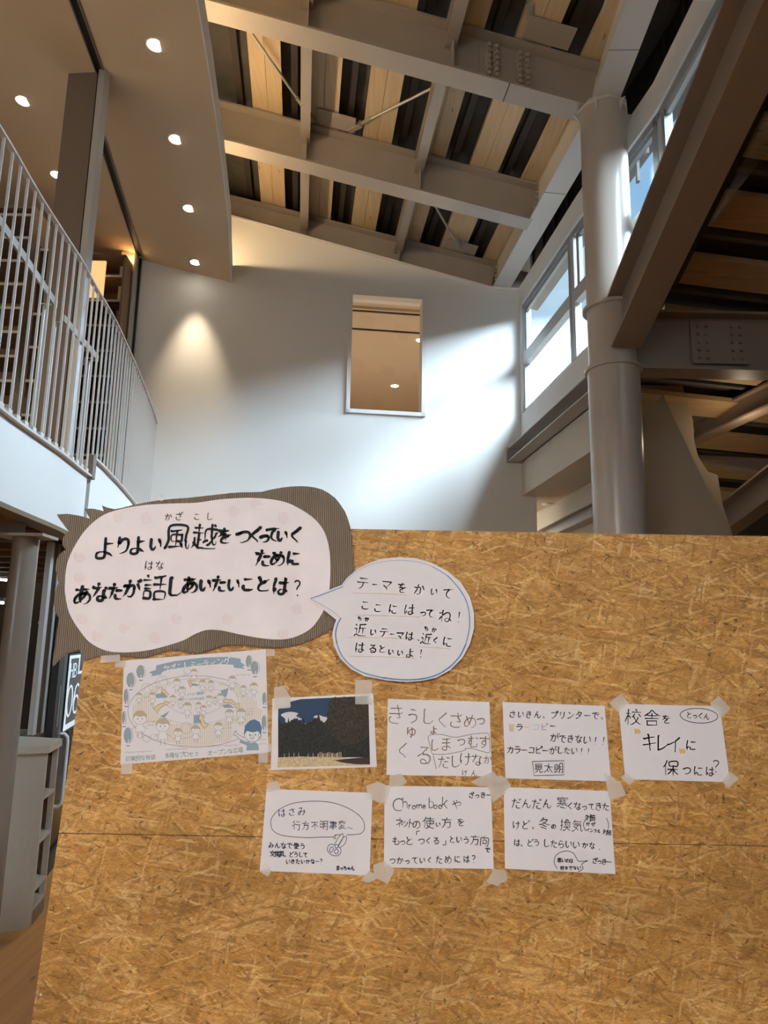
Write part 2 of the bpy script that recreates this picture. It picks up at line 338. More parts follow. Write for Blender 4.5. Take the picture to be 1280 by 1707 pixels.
# inner window in the back wall
w1 = sempty('window_1', ld(.84, DW, WZ0), 'tall inner window in the white back wall', 'window')
m = M(); t = .03
m.lbx(W0 - t, W0 + .012, DW - .025, DW + .15, WZ0 - t, WZ1 + t); m.lbx(W1 - .012, W1 + t, DW - .025, DW + .15, WZ0 - t, WZ1 + t)
m.lbx(W0 - t, W1 + t, DW - .025, DW + .15, WZ0 - t, WZ0 + .012); m.lbx(W0 - t, W1 + t, DW - .025, DW + .15, WZ1 - .012, WZ1 + t)
obj('window_frame', m, mat('white_window_frame', (.82, .82, .80, 1), .5), w1)
obj('pane', M().lbx(W0, W1, DW + .07, DW + .076, WZ0, WZ1), GLASS, w1)
# the room behind that window
m = M(); m.lbx(-1.5, 2.25, 11.6, 11.7, 2.6, 6); m.lbx(-1.6, -1.5, 7.5, 11.7, 2.6, 6)
struct('wall_inner_room', m, CREAM, 'warm cream walls of the room behind the inner window', 'wall')
struct('wall_inner_side', M().lbx(2.15, 2.25, 7.5, 11.7, 2.6, 6), CREAM, 'side wall of the room behind the inner window', 'wall')
m = M(); m.lbx(-1.6, 2.15, 8.25, 11.6, 5.37, 5.50); m.lbx(-1.6, 2.15, 7.5, 7.86, 5.40, 5.50); m.lbx(-1.6, 2.15, 7.86, 8.25, 5.37, 5.50)
struct('ceiling_inner_room', m, CREAM, 'cream ceiling of the room behind the inner window', 'ceiling')
m = M(); m.lbx(-1.6, 2.15, 7.90, 7.925, 5.358, 5.37); m.lbx(-1.6, 2.15, 8.40, 8.43, 5.358, 5.37)  # black strips stand in for shadow lines on the ceiling
struct('shadow_strip', m, BLACK, 'thin black strips drawn as shadow lines across the inner room ceiling', 'trim')
struct('floor_inner_room', M().lbx(-1.6, 2.15, 7.48, 11.6, 2.5, 2.6), FLOORM, 'floor of the room behind the inner window', 'floor')
light('inner_room_fill', 'POINT', ld(.9, 9.2, 3.3), 45, (1, .80, .56), shadow_soft_size=.3)  # unseen fill added to brighten the room behind the window
light('inner_near_fill', 'POINT', ld(.75, 7.62, 3.25), 22, (1, .80, .58), shadow_soft_size=.1)  # second added fill, hidden below the sill, lights the ceiling from below

# roof: dark deck, pine planks, steel
roof = sempty('roof', ld(0, 4, 6), 'sloping roof of dark decking with pale pine planks', 'roof')
m = M(); a, b = -6.2, 3.0
m.prism([ld(a, -5, zb(a) + .56), ld(b, -5, zb(b) + .56), ld(b, 8.6, zb(b) + .56), ld(a, 8.6, zb(a) + .56)], ZV * .12)
obj('deck', m, DECK, roof)
m = M()
for k in range(-6, 5):
    l = -.62 + .52 * k + .39
    m.prism([ld(l - .03, -2, zb(l) + .50), ld(l + .03, -2, zb(l) + .495), ld(l + .03, 7.9, zb(l) + .495), ld(l - .03, 7.9, zb(l) + .50)], ZV * .06)
obj('batten', m, DARK, roof)
for k in range(0, 6):
    for j in (0, 1):
        l = -.62 + .52 * k + .141 * j; g = .1375
        m = M(); h = .42 + random.uniform(0, .003)
        m.prism([ld(l, -3, zb(l) + h), ld(l + g, -3, zb(l + g) + h), ld(l + g, 7.75, zb(l + g) + h), ld(l, 7.75, zb(l) + h)], ZV * .045)
        obj('plank', m, PINE, roof)
m = M(); m.lbx(-6.2, 2.6, 7.78, 7.86, 5.52, 7.3)
struct('wall_gable', m, DARK, 'dark gable closing the roof behind the white wall', 'wall')

def cross_beam(d, l0, l1, label, name='roof_beam'):
    p0 = ld(l0, d, zb(l0)); p1 = ld(l1, d, zb(l1)); c = (p0 + p1) / 2
    t = thing(name, c, label, 'beam', 'sloping cross beams of the roof'); t['kind'] = 'thing'
    obj('flanged_bar', M().ibeam(p0, p1, .40, .185), STEEL, t)
    return t
bolts_n = 0
bA = cross_beam(4.63, -3.6, 2.06, 'sloping taupe steel beam ending on the round column, with bolted splice')
bB = cross_beam(6.11, -3.6, 2.07, 'sloping taupe steel beam carrying a bolted gusset plate, next beyond the column')
bC = cross_beam(7.58, -3.6, 2.07, 'sloping taupe steel beam half hidden behind the white wall top')
bD = cross_beam(3.12, -3.6, 2.07, 'sloping taupe steel beam nearest the viewer overhead')
# splice plates and bolts on the beam over the column
def on_web(l, d, h): return ld(l, d - .008, zb(l) + h)
for l0 in (1.20,):
    m = M()
    m.prism([on_web(l0, 4.63, .05), on_web(l0 + .42, 4.63, .05), on_web(l0 + .42, 4.63, .35), on_web(l0, 4.63, .35)], -DV * .008)
    obj('splice_plate', m, STEEL, bA)
for cx in (1.26, 1.32, 1.50, 1.56):
    for i in range(6):
        p = on_web(cx, 4.618, .075 + i * .05)
        obj('bolt', M().tube([p, p - DV * .045], .019, 6), STEEL, bA)
obj('joint_line', M().lbx(1.405, 1.411, 4.537, 4.723, zb(1.41) - .004, zb(1.41) + .002), BLACK, bA)
# stiffener plates on webs where joists meet
for (bm_, d) in ((bA, 4.63), (bB, 6.11), (bC, 7.58)):
    for l in (-.115, .975):
        m = M(); m.prism([on_web(l, d, .02), on_web(l, d, .38), on_web(l, d, .38) - DV * .085, on_web(l, d, .02) - DV * .085], LV * .01)
        obj('stiffener', m, STEEL, bm_)
# joists between the cross beams
JN = [(-1.2, 'behind the ceiling edge'), (-.12, 'over mid hall'), (.97, 'nearer the column')]
BN = {1.6: 'above the viewer', 3.13: 'next above the viewer', 4.65: 'between column beam and gusset beam', 6.13: 'between gusset beam and white wall'}
for l, ln in JN:
    for d0 in (1.6, 3.13, 4.65, 6.13):
        d1 = {1.6: 3.10, 3.13: 4.61, 4.65: 6.09, 6.13: 7.56}[d0]
        z = zb(l) + .235
        o = tag(obj('roof_joist', M().ibeam(ld(l, d0, z), ld(l, d1, z), .16, .09, .008, .012), STEEL), 'slim joist %s, %s' % (ln, BN[d0]), 'joist', 'slim joists between the roof beams'); o['kind'] = 'thing'
# gussets and brace rods
def rod(pa, pb, label, la=True, lb=True):
    pa, pb = Vector(pa), Vector(pb); v = (pb - pa).normalized()
    t = thing('brace_rod', pa, label, 'brace', 'steel brace rods under the roof')
    obj('shaft', M().tube([pa, pb], .012, 10), GALV, t, True)
    sd = v.cross(ZV).normalized(); up = sd.cross(v)
    for on, p, s in ((la, pa, 1), (lb, pb, -1)):
        if on:
            obj('fork_end', M().box(p + v * s * .06, v * .085, sd * .027, up * .027), GALV, t, bevel=.006)
            obj('lock_nut', M().tube([p + v * s * .16, p + v * s * .27], .018, 8), GALV, t, True)
    return t
HB = .40
rod(ld(-.78, 4.74, zb(-.78) + .33), ld(-.07, 5.95, zb(-.07) + .40), 'thin brace rod crossing the amber plank left of the first joist', False, True)
rod(ld(.30, 5.97, zb(.30) + .42), ld(1.28, 4.80, zb(1.28) + .38), 'long brace rod rising from the gusset plate towards the bolted splice')
rod(ld(-.90, 6.55, zb(-.9) + .36), ld(-.45, 6.28, zb(-.45) + .36), 'short brace rod beside the white ceiling edge', True, False)
rod(ld(1.0, 6.28, zb(1.0) + .34), ld(1.62, 7.28, zb(1.62) + .36), 'shiny brace rod just above the sloping wall top', False, True)
rod(ld(1.16, 3.3, zb(1.16) + .36), ld(1.52, 4.38, zb(1.52) + .44), 'brace rod running to the gusset near the column head', False, True)
def gusset(l0, l1, d, label):
    g = thing('gusset_plate', ld((l0 + l1) / 2, d, zb(l0) + HB), label, 'plate', 'gusset plates bolted on the beams')
    m = M(); a, b = ld(l0, d, zb(l0) + HB), ld(l1, d, zb(l1) + HB)
    m.prism([a, b, b + ZV * .085 - LV * .02, a + ZV * .11 + LV * .0], -DV * .012); m.box((a + b) / 2 - DV * .10 + ZV * .006, (b - a) / 2, DV * .1, ZV * .006)
    obj('plate', m, STEEL, g, bevel=.004)
    for f in (.12, .2, .84, .92):
        p = a.lerp(b, f) - DV * .012 + ZV * .05
        obj('bolt', M().tube([p, p - DV * .02], .011, 6), STEEL, g)
gusset(-.02, .34, 6.0, 'long bolted plate on the second cross beam holding two rods')
gusset(1.50, 1.86, 4.52, 'square bolted plate by the head of the round column')
gusset(1.50, 1.86, 7.47, 'dim bolted plate above the right end of the wall top')

# main beam along the window side: two lengths meeting on the column
mb = thing('main_beam', ld(2.147, 6, 5.5), 'pale steel main beam along the high windows beyond the column', 'beam'); mb['kind'] = 'thing'
CB = ld(2.147, 4.63, 5.5)
obj('flanged_bar', M().ibeam(CB, ld(2.147, 7.48, 5.5), .45, .205), STEELW, mb)
for d in (6.03, 6.19, 7.5):
    for i in range(6): 
        p = ld(2.135, d, 5.56 + i * .055); obj('bolt', M().tube([p, p - LV * .03], .013, 6), STEEL, mb)
obj('joint_line', M().lbx(2.04, 2.255, 5.60, 5.606, 5.497, 5.501), ALU, mb)
mb2 = thing('main_beam', CB, 'pale steel main beam running overhead from the column towards the viewer', 'beam'); mb2['kind'] = 'thing'
NV = Vector((-.035, -1, 0)).normalized()
obj('flanged_bar', M().ibeam(CB, CB + NV * 5.5, .45, .205), STEELW, mb2)
obj('joint_line', M().box(CB + NV * .62, NV * .003, NV.cross(ZV) * .104, ZV * .003), ALU, mb2)

# round column
COLP = Vector((1.612, 4.80, 0)); R_ = .172
col = thing('round_column', COLP, 'tall round steel column in front of the high windows', 'column'); col['kind'] = 'thing'
obj('shaft', M().tube([COLP, COLP + ZV * 3.42], R_ + .006, 64), COLUMN, col, True)
obj('upper_shaft', M().tube([COLP + ZV * 3.42, COLP + ZV * 5.47], R_ - .004, 64), COLUMN, col, True)
for z in (3.40, 3.86): obj('ring', M().tube([COLP + ZV * z, COLP + ZV * (z + .022)], R_ + .026, 64), COLUMN, col, True)
obj('cap_plate', M().tube([COLP + ZV * 5.47, COLP + ZV * 5.498], R_ + .02, 8), STEELW, col)
for a in range(0, 360, 60):
    dv = Vector((cos(radians(a)), sin(radians(a)), 0)); sd = dv.cross(ZV)
    m = M(); m.prism([COLP + dv * R_ + ZV * 5.40, COLP + dv * (R_ + .05) + ZV * 5.47, COLP + dv * R_ + ZV * 5.47], sd * .012)
    obj('bracket', m, STEELW, col)

# wall with the high windows: far part
m = M()
B_END = Vector((1.885, 4.50, 0)); PLAN = [ld(2.34, 7.335), ld(2.34, 5.6), B_END, Vector((1.90, -2, 0))]
def planwall(i, o0, o1, z0, z1, m=None, a=None, b=None):
    p, q = (a or PLAN[i]), (b or PLAN[i + 1]); X = Vector((1, 0, 0)); m = m or M()
    return m.prism([p + X * o0 + ZV * z0, q + X * o0 + ZV * z0, q + X * o1 + ZV * z0, p + X * o1 + ZV * z0], ZV * (z1 - z0))
m = M(); planwall(0, 0, .12, 5.25, 5.49, m); planwall(1, 0, .12, 5.25, 5.49, m); planwall(0, 0, .12, 3.70, 3.98, m); planwall(1, 0, .12, 3.70, 3.98, m, None, PLAN[1].lerp(PLAN[2], .5))
m.lbx(2.34, 2.46, 7.27, 7.335, 3.9, 5.49)
struct('wall_right', m, WHITE, 'white band of wall above and below the far high window', 'wall')
XN = 1.885
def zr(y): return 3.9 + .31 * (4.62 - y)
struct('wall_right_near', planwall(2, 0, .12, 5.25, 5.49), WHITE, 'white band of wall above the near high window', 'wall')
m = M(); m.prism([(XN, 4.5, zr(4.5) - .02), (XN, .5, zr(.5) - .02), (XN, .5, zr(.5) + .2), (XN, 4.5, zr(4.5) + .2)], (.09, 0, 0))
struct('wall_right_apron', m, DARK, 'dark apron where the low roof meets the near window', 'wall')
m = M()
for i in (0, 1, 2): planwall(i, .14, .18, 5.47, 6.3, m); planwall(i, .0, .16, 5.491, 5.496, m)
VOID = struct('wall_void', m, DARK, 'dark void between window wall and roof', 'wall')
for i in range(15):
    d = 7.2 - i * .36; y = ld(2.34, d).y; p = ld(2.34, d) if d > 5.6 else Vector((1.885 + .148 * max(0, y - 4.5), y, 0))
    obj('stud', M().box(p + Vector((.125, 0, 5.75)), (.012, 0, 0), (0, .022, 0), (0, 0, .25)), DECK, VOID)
# far high window
w2 = sempty('window_2', ld(2.38, 6, 4), 'high side window with a low blown-out pane and a blue upper pane', 'window')
L0, L1 = 2.36, 2.42
def bar(w, l0, l1, d0, d1, z0, z1, mt=ALU, n='window_frame'): return obj(n, M().lbx(l0, l1, d0, d1, z0, z1), mt, w)
def pbar(w, i, z0, z1, mt=ALU, n='window_frame', t0=0.0, t1=1.0, o0=.02, o1=.08):
    P_ = [ld(2.34, 7.335), ld(2.34, 5.82), B_END, Vector((1.90, -2, 0))]; a, b = P_[i].lerp(P_[i + 1], t0), P_[i].lerp(P_[i + 1], t1)
    return obj(n, planwall(i, o0, o1, z0, z1, None, a, b), mt, w)
for i, w in ((0, w2), (1, w2)):
    pbar(w, i, 5.19, 5.25); pbar(w, i, 3.98, 4.02, ALUL); pbar(w, i, 4.53, 4.66, ALUL, 'transom', .06 if i == 0 else .04, .97, .01)
    pbar(w, i, 5.15, 5.19, ALU, 'sash', .06, .96, .035, .07); pbar(w, i, 4.66, 5.18, ALU, 'sash', .055, .09, .035, .07); pbar(w, i, 4.66, 5.18, ALU, 'sash', .925, .96, .035, .07)
    pbar(w, i, 4.66, 5.16, GLASS, 'pane', .06, .96, .048, .054); pbar(w, i, 4.01, 4.54, GLASS, 'pane', .05, .97, .048, .054)
pbar(w2, 0, 3.98, 5.25, ALUL, 'window_frame', .043, .075); pbar(w2, 0, 3.98, 5.25, ALU, 'mullion', .95, .985); pbar(w2, 1, 3.98, 5.25, ALUL, 'mullion', -.01, .035); pbar(w2, 1, 3.98, 5.25, ALU, 'mullion', .955, .985)
# near high window
w3 = sempty('window_3', (XN, 3, 4.6), 'near high window seen beside the upper column', 'window')
pbar(w3, 2, 5.19, 5.25, ALU, 'window_frame'); pbar(w3, 2, 5.15, 5.19, ALUL, 'sash', .01, 1, .035, .07)
pbar(w3, 2, 4.0, 5.25, ALUL, 'mullion', -.002, .008); pbar(w3, 2, 4.0, 5.2, ALU, 'window_frame', .009, .016); pbar(w3, 2, 4.6, 5.2, ALU, 'mullion', .45, .46)
pbar(w3, 2, 4.0, 5.16, GLASS, 'pane', .012, .45, .048, .054); pbar(w3, 2, 4.6, 5.16, GLASS, 'pane', .46, .99, .048, .054)

# ledges and box below the far window
o = thing('channel_beam', ld(2.26, 6, 3.45), 'taupe channel beam running under the high window', 'beam'); o['kind'] = 'thing'
m = M(); m.lbx(2.18, 2.34, 4.9, 7.335, 3.44, 3.452); m.lbx(2.18, 2.34, 4.9, 7.335, 3.578, 3.59); m.lbx(2.325, 2.34, 4.9, 7.335, 3.44, 3.59); obj('flanged_bar', m, STEEL, o)
obj('end_plate', M().lbx(2.17, 2.34, 7.30, 7.333, 3.43, 3.60), STEEL, o)
m = M(); m.lbx(2.34, 2.46, 4.9, 7.335, 3.07, 3.70); m.lbx(2.46, 2.90, 5.45, 9.5, 3.07, 3.14)
struct('soffit_right', m, CREAM, 'beige box and low soffit under the high window', 'ceiling')
struct('wall_right_recess', M().lbx(2.80, 2.90, 5.45, 9.6, 0, 3.08), CREAM, 'dim wall inside the recess under the high window', 'wall')
struct('wall_recess_end', M().lbx(1.9, 3.0, 9.5, 9.6, 0, 3.07), CREAM, 'dim end wall of the recess under the high window', 'wall')
p0, p1 = ld(2.738, 7.9, 2.65), ld(2.738, 5.5, 2.69)
o = tag(obj('ledge_beam', M().ibeam(p0, p1, .14, .12, .01, .014), STEEL), 'short taupe ledge beam low behind the round column', 'beam'); o['kind'] = 'thing'
# smoke detector style downlight on that soffit
p = atz(911, 839, 3.07); o = tag(obj('ceiling_sensor', M().tube([p, p - ZV * .012, p - ZV * .03], [.055, .055, .035], 24), WHITE, smooth=True), 'small white round sensor under the low soffit behind the column', 'sensor')

# ---- right side: low roof
lr = sempty('roof_low', (3, 4, 4), 'low dark roof at the right with wide amber planks', 'roof')
m = M(); m.prism([(1.93, -1.5, zr(-1.5) + .14), (6, -1.5, zr(-1.5) + .14), (6, 8.5, zr(8.5) + .14), (1.93, 8.5, zr(8.5) + .14)], (0, 0, .1)); obj('deck', m, DARK, lr)
for k in range(-7, 9):
    y0 = 3.37 + .457 * k
    for j in (0, 1):
        ya_, yb_ = y0 + j * .113, y0 + j * .113 + .112
        sk = .13 if True else 0
        x0, x1 = 1.98, 5.6
        m = M(); q = []
        for (x, y) in ((x0, ya_), (x1, ya_ + sk * (x1 - 2)), (x1, yb_ + sk * (x1 - 2)), (x0, yb_)): q.append((x, y, zr(y) + random.uniform(0, .001)))
        m.prism(q, (0, 0, .04)); obj('plank', m, PINE2, lr)
for k in range(-6, 9):
    y0 = 3.37 + .457 * k + .33
    m = M(); m.prism([(1.98, y0, zr(y0) + .05), (5.6, y0 + .47, zr(y0 + .47) + .05), (5.6, y0 + .50, zr(y0 + .5) + .05), (1.98, y0 + .03, zr(y0 + .03) + .05)], (0, 0, .09)); obj('batten', m, DECK, lr)
def tbeam(name, p0, p1, h, w, label, mt=STEELB, up=ZV, **k):
    p0, p1 = Vector(p0), Vector(p1)
    t = thing(name, p0, label, 'beam'); t['kind'] = 'thing'; obj('flanged_bar', M().ibeam(p0, p1, h, w, **k), mt, t); return t
db = tbeam('raking_beam', (1.640, 4.60, 3.50), (1.655, -.6, 3.50 + .31 * 5.2), .40, .205, 'big raking steel beam rising from the column towards the viewer')
for i in range(3):
    p = Vector((1.633, 4.52 - i * .0, 3.62 + i * .09)); obj('bolt', M().tube([p, p - Vector((.03, 0, 0))], .014, 6), STEEL, db)
cb_ = tbeam('cross_girder', (1.72, 4.80, 3.40), (5.4, 4.86, 3.41), .44, .19, 'dark level girder running right from the column with a bolted splice')
m = M(); m.bx(2.17, 2.57, 4.776, 4.79, 3.47, 3.79); obj('splice_plate', m, STEELB, cb_)
for cx in (2.22, 2.28, 2.46, 2.52):
    for i in range(5):
        p = Vector((cx, 4.776, 3.51 + .06 * i)); obj('bolt', M().tube([p, p + Vector((0, -.022, 0))], .013, 6), STEELB, cb_)
tbeam('far_brace_beam', at(1150, 742, 6.3), at(1330, 660, 5.3), .20, .13, 'dim slanting beam crossing the gap right of the sloped bulkhead')
tbeam('far_girder', at(1150, 772, 6.8), at(1420, 812, 6.6), .26, .16, 'dim level beam below the slanting one at the right edge')
tbeam('low_brace_beam', at(1195, 905, 6.4), at(1340, 800, 5.4), .26, .16, 'lowest slanting beam at the right, just above the board top')
# bulkhead
Y1 = 5.5
pts = [at(1060, 895, Y1), at(1060, 700, Y1), at(1078, 688, Y1), at(1105, 658, Y1), at(1160, 775, Y1), at(1216, 893, Y1), at(1260, 980, Y1)]
pts[0].z = 0; pts.append(Vector((pts[-1].x, Y1, 0)))
struct('bulkhead', M().prism(pts, (.03, .16, 0)), TAN, 'beige sloped bulkhead wall right of the column', 'wall')
Y2 = 5.78
pts = [at(1060, 895, Y2), at(1060, 600, Y2), at(1128, 612, Y2), at(1140, 650, Y2), at(1155, 700, Y2), at(1157, 735, Y2), at(1164, 762, Y2), at(1180, 786, Y2), at(1196, 792, Y2), at(1204, 840, Y2), at(1222, 895, Y2), at(1280, 990, Y2)]
pts[0].z = 0; pts.append(Vector((pts[-1].x, Y2, 0)))
struct('bulkhead_rear', M().prism(pts, (.03, .2, 0)), TAN, 'paler stepped wall edge behind the sloped bulkhead', 'wall')
struct('wall_right_outer', M().bx(5.6, 5.7, -4.2, 9, 0, 6.2), DARK, 'dark outer wall far to the right', 'wall')
struct('wall_far_right', M().bx(2.9, 5.7, 8.9, 9.0, 0, 3.5), DARK, 'dark wall closing the space under the low roof', 'wall')

light('aisle_fill', 'POINT', (2.95, 5.60, 3.25), 3.5, (1, .80, .56), shadow_soft_size=.06)  # added light without a fitting, lifts the bulkhead edge and rear wall
# dropped ceiling with downlights
sof = [(-.885, 7.335), (-.80, 6.2), (-.77, 5.2), (-.76, 4.4), (-.765, 3.8), (-.78, 2.6), (-.82, 1.2)]
m = M(); top = [ld(l, d, zs(l)) for l, d in sof] + [ld(-5.4, 1.2, zs(-5.4)), ld(-5.4, 7.42, zs(-5.4)), ld(-1.9, 7.42, zs(-1.9)), ld(-1.85, 7.335, zs(-1.85))]
m.prism(top[::-1], ZV * .06)
struct('ceiling', m, SOFFIT, 'beige dropped ceiling with round downlights over the gallery', 'ceiling')
m = M()
for i in range(len(sof) - 1):
    (l0, d0), (l1, d1) = sof[i], sof[i + 1]
    a, b = ld(l0, d0, zs(l0) - .004), ld(l1, d1, zs(l1) - .004)
    m.prism([a, b, b + LV * .012, a + LV * .012], ZV * .20)
struct('trim_3', m, FASCIA, 'thin white upstand along the dropped ceiling edge', 'trim')
def track(l0, d0, l1, d1, label, n):
    m = M(); a, b = ld(l0, d0, zs(l0) - .001), ld(l1, d1, zs(l1) - .001)
    m.prism([a - LV * .022, b - LV * .022, b + LV * .022, a + LV * .022], -ZV * .004)
    o = struct(n, m, BLACK, label, 'track')
    m = M(); m.prism([a + LV * .022, b + LV * .022, b + LV * .034, a + LV * .034], -ZV * .018); m.prism([a - LV * .030, b - LV * .030, b - LV * .022, a - LV * .022], -ZV * .018)
    r = obj('rail_lip', m, BROWNM, o)
track(-1.590, 1.5, -1.555, 4.64, 'black sliding door track in the near ceiling', 'trim_4')
track(-1.715, 4.85, -1.842, 7.25, 'dark sliding door track in the far ceiling', 'trim_5')
DLN = ['nearest downlight by the white ceiling edge', 'second downlight by the white ceiling edge', 'third downlight by the white ceiling edge', 'farthest downlight, right above the white back wall', 'downlight over the upstairs room, nearer the viewer', 'downlight over the upstairs room beside the brown panel']
for i, (l, d) in enumerate([(-1.095, 4.248), (-1.113, 5.163), (-1.148, 6.094), (-1.227, 7.083), (-2.287, 5.182), (-2.327, 6.096)]):
    p = ld(l, d, zs(l)); t = thing('downlight', p, DLN[i], 'light', 'round ceiling downlights')
    obj('ring', M().tube([p + ZV * .001, p - ZV * .004], .062, 32), RINGM, t, True)
    obj('lamp', M().tube([p - ZV * .004, p - ZV * .006], .050, 32), LED, t, True)
    light('downlight_beam', 'SPOT', p - ZV * .03, 120 if i == 3 else 24, (1, .80, .56), aim=p - ZV * 2 + (DV * .25 if i == 3 else DV * 0), spot_size=radians(48 if i == 3 else 80), spot_blend=1, shadow_soft_size=.04)
p = atz(658, 643, 5.37); t = thing('downlight', p, 'downlight seen through the inner window', 'light', 'round ceiling downlights')
obj('ring', M().tube([p, p - ZV * .004], .062, 32), RINGM, t, True); obj('lamp', M().tube([p - ZV * .004, p - ZV * .006], .055, 32), LED, t, True)
p = atz(700, 567, 5.37); t = thing('downlight', p, 'downlight cut by the right edge of the inner window', 'light', 'round ceiling downlights')
obj('lamp', M().tube([p, p - ZV * .006], .04, 32), LED, t, True)

# ---- gallery: slab, fascia, railing
RC = [(-1.66, 1.0), (-1.68, 1.8), (-1.70, 2.4), (-1.725, 2.8), (-1.775, 3.25), (-1.803, 3.6), (-1.825, 3.9), (-1.868, 4.235), (-1.915, 4.665), (-2.007, 5.24), (-2.110, 5.82), (-2.232, 6.45), (-2.360, 7.05), (-2.372, 7.11)]
def crs(P, n=8, closed=False):
    out = []; N_ = len(P); rng = range(N_) if closed else range(N_ - 1)
    for i in rng:
        if closed: p0, p1, p2, p3 = P[(i - 1) % N_], P[i], P[(i + 1) % N_], P[(i + 2) % N_]
        else: p0, p1, p2, p3 = P[max(i - 1, 0)], P[i], P[i + 1], P[min(i + 2, N_ - 1)]
        for k in range(n):
            t = k / n; out.append(tuple(.5 * (2 * p1[c] + (p2[c] - p0[c]) * t + (2 * p0[c] - 5 * p1[c] + 4 * p2[c] - p3[c]) * t * t + (3 * p1[c] - p0[c] - 3 * p2[c] + p3[c]) * t ** 3) for c in (0, 1)))
    if not closed: out.append(tuple(P[-1]))
    return out
RS = crs(RC, 6)
def walk(P, step):
    out = []; acc = 0; nxt = 0
    for i in range(len(P) - 1):
        a, b = Vector((*P[i], 0)), Vector((*P[i + 1], 0)); L = (b - a).length
        while nxt <= acc + L:
            out.append((a.lerp(b, (nxt - acc) / L), (b - a).normalized())); nxt += step
        acc += L
    return out
def strip(P, z0, z1, w0, w1, ymin=-9, ymax=99):       # band following the plan curve, offset w0..w1 to its right
    m = M(); pts = []
    for i, (x, y) in enumerate(P):
        if y < ymin or y > ymax: continue
        a = Vector((*P[max(i - 1, 0)], 0)); b = Vector((*P[min(i + 1, len(P) - 1)], 0)); t = (b - a).normalized(); nrm = Vector((t.y, -t.x, 0)); pts.append((Vector((x, y, 0)), nrm))
    n = len(pts); vs = []
    for p, nn in pts:
        for w, z in ((w0, z0), (w1, z0), (w1, z1), (w0, z1)): vs.append(p + nn * w + ZV * z)
    fs = []
    for i in range(n - 1):
        for k in range(4):
            a, b = i * 4 + k, i * 4 + (k + 1) % 4; fs.append((a, b, b + 4, a + 4))
    fs += [(3, 2, 1, 0), tuple((n - 1) * 4 + k for k in range(4))]
    return m.add(vs, fs)
YS = 4.46
rail = thing('gallery_railing', (-1.9, 4.5, 2.5), 'curved gallery railing of thin pale metal bars', 'railing')
obj('top_rail', strip(RS, 3.672, 3.682, -.014, .014), RAILM, rail)
obj('bottom_rail', strip(RS, 2.488, 2.500, -.022, .022, 1.0, YS), RAILM, rail); obj('bottom_rail', strip(RS, 2.618, 2.630, -.022, .022, YS, 99), RAILM, rail)
for p, t in walk(RS, .097):
    if p.y < 1.9: continue
    z0 = 2.5 if p.y < YS else 2.63
    nn = Vector((t.y, -t.x, 0))
    obj('baluster', M().box(p + ZV * (z0 + 3.672) / 2, t * .0036, nn * .006, ZV * (3.672 - z0) / 2), RAILM, rail)
    if p.y < YS: obj('foot_clip', M().box(p - t * .03 + ZV * (z0 + .012), t * .022, nn * .017, ZV * .012), RAILM, rail)
q = Vector((*[c for c in RS if c[1] > YS][0], 0)); obj('step_plate', M().box(q + ZV * 2.56 - DV * .03, DV * .035, LV * .02, ZV * .075), BROWNM, rail)
q = ld(-1.555, DW, 3.62); obj('wall_bracket', M().tube([q, q - DV * .06], .012, 10), RAILM, rail, True)
# inner rail
hr = thing('inner_handrail', (-1.95, 3.5, 3.4), 'flat pale handrail on brackets behind the gallery bars', 'handrail')
P0 = atz(-60, 280, 3.4); P1 = atz(8, 385, 3.4); P2 = atz(94, 508, 3.4); P3 = atz(106, 530, 3.4); P4 = atz(163, 598, 3.4)
for a, b in ((P0, P2), (P3, P4)):
    t = (b - a).normalized(); obj('rail', M().box((a + b) / 2, t * (b - a).length / 2, t.cross(ZV) * .006, ZV * .022), ALUL, hr)
for a in (P2, P4): obj('bracket', M().tube([a, a - LV * .09, a - LV * .09 - ZV * .05], .005, 8), ALUL, hr, True)
for a in (P1, P2 - (P2 - P1) * .03, P3 + (P4 - P3) * .05, P4): obj('post', M().tube([Vector((a.x - .06, a.y, 2.62)), Vector((a.x - .06, a.y, a.z - .02)), Vector((a.x - .005, a.y, a.z - .01))], .009, 8), ALUL, hr, True)

m = strip(RS, 2.09, 2.487, -.10, -.005, 0.9, YS); m2 = strip(RS, 2.09, 2.617, -.10, -.005, YS - .02, 99); m.add(m2.v, m2.f)
struct('gallery_fascia', m, FASCIA, 'bright white curved fascia of the gallery under the railing', 'fascia')
struct('trim_6', strip(RS, 2.068, 2.092, -.11, .004), mat('tan_edge_strip', (.24, .17, .11, 1), .6), 'tan strip along the lower edge of the fascia', 'trim')
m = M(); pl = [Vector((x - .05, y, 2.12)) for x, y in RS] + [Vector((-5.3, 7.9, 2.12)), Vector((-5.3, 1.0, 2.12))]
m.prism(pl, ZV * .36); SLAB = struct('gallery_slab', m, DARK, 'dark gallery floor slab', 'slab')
# slats below the slab
SLATW = mat('slat_wood', (.17, .10, .06, 1), .6)
for i in range(12):
    y = 3.0 + i * .42
    xe = [x for x, yy in RS if yy >= min(y, 7.0)][0] - .2 - .02 * (i % 3)
    obj('slat', M().bx(-5.2, xe, y, y + .09, 2.045, 2.115), SLATW, SLAB)
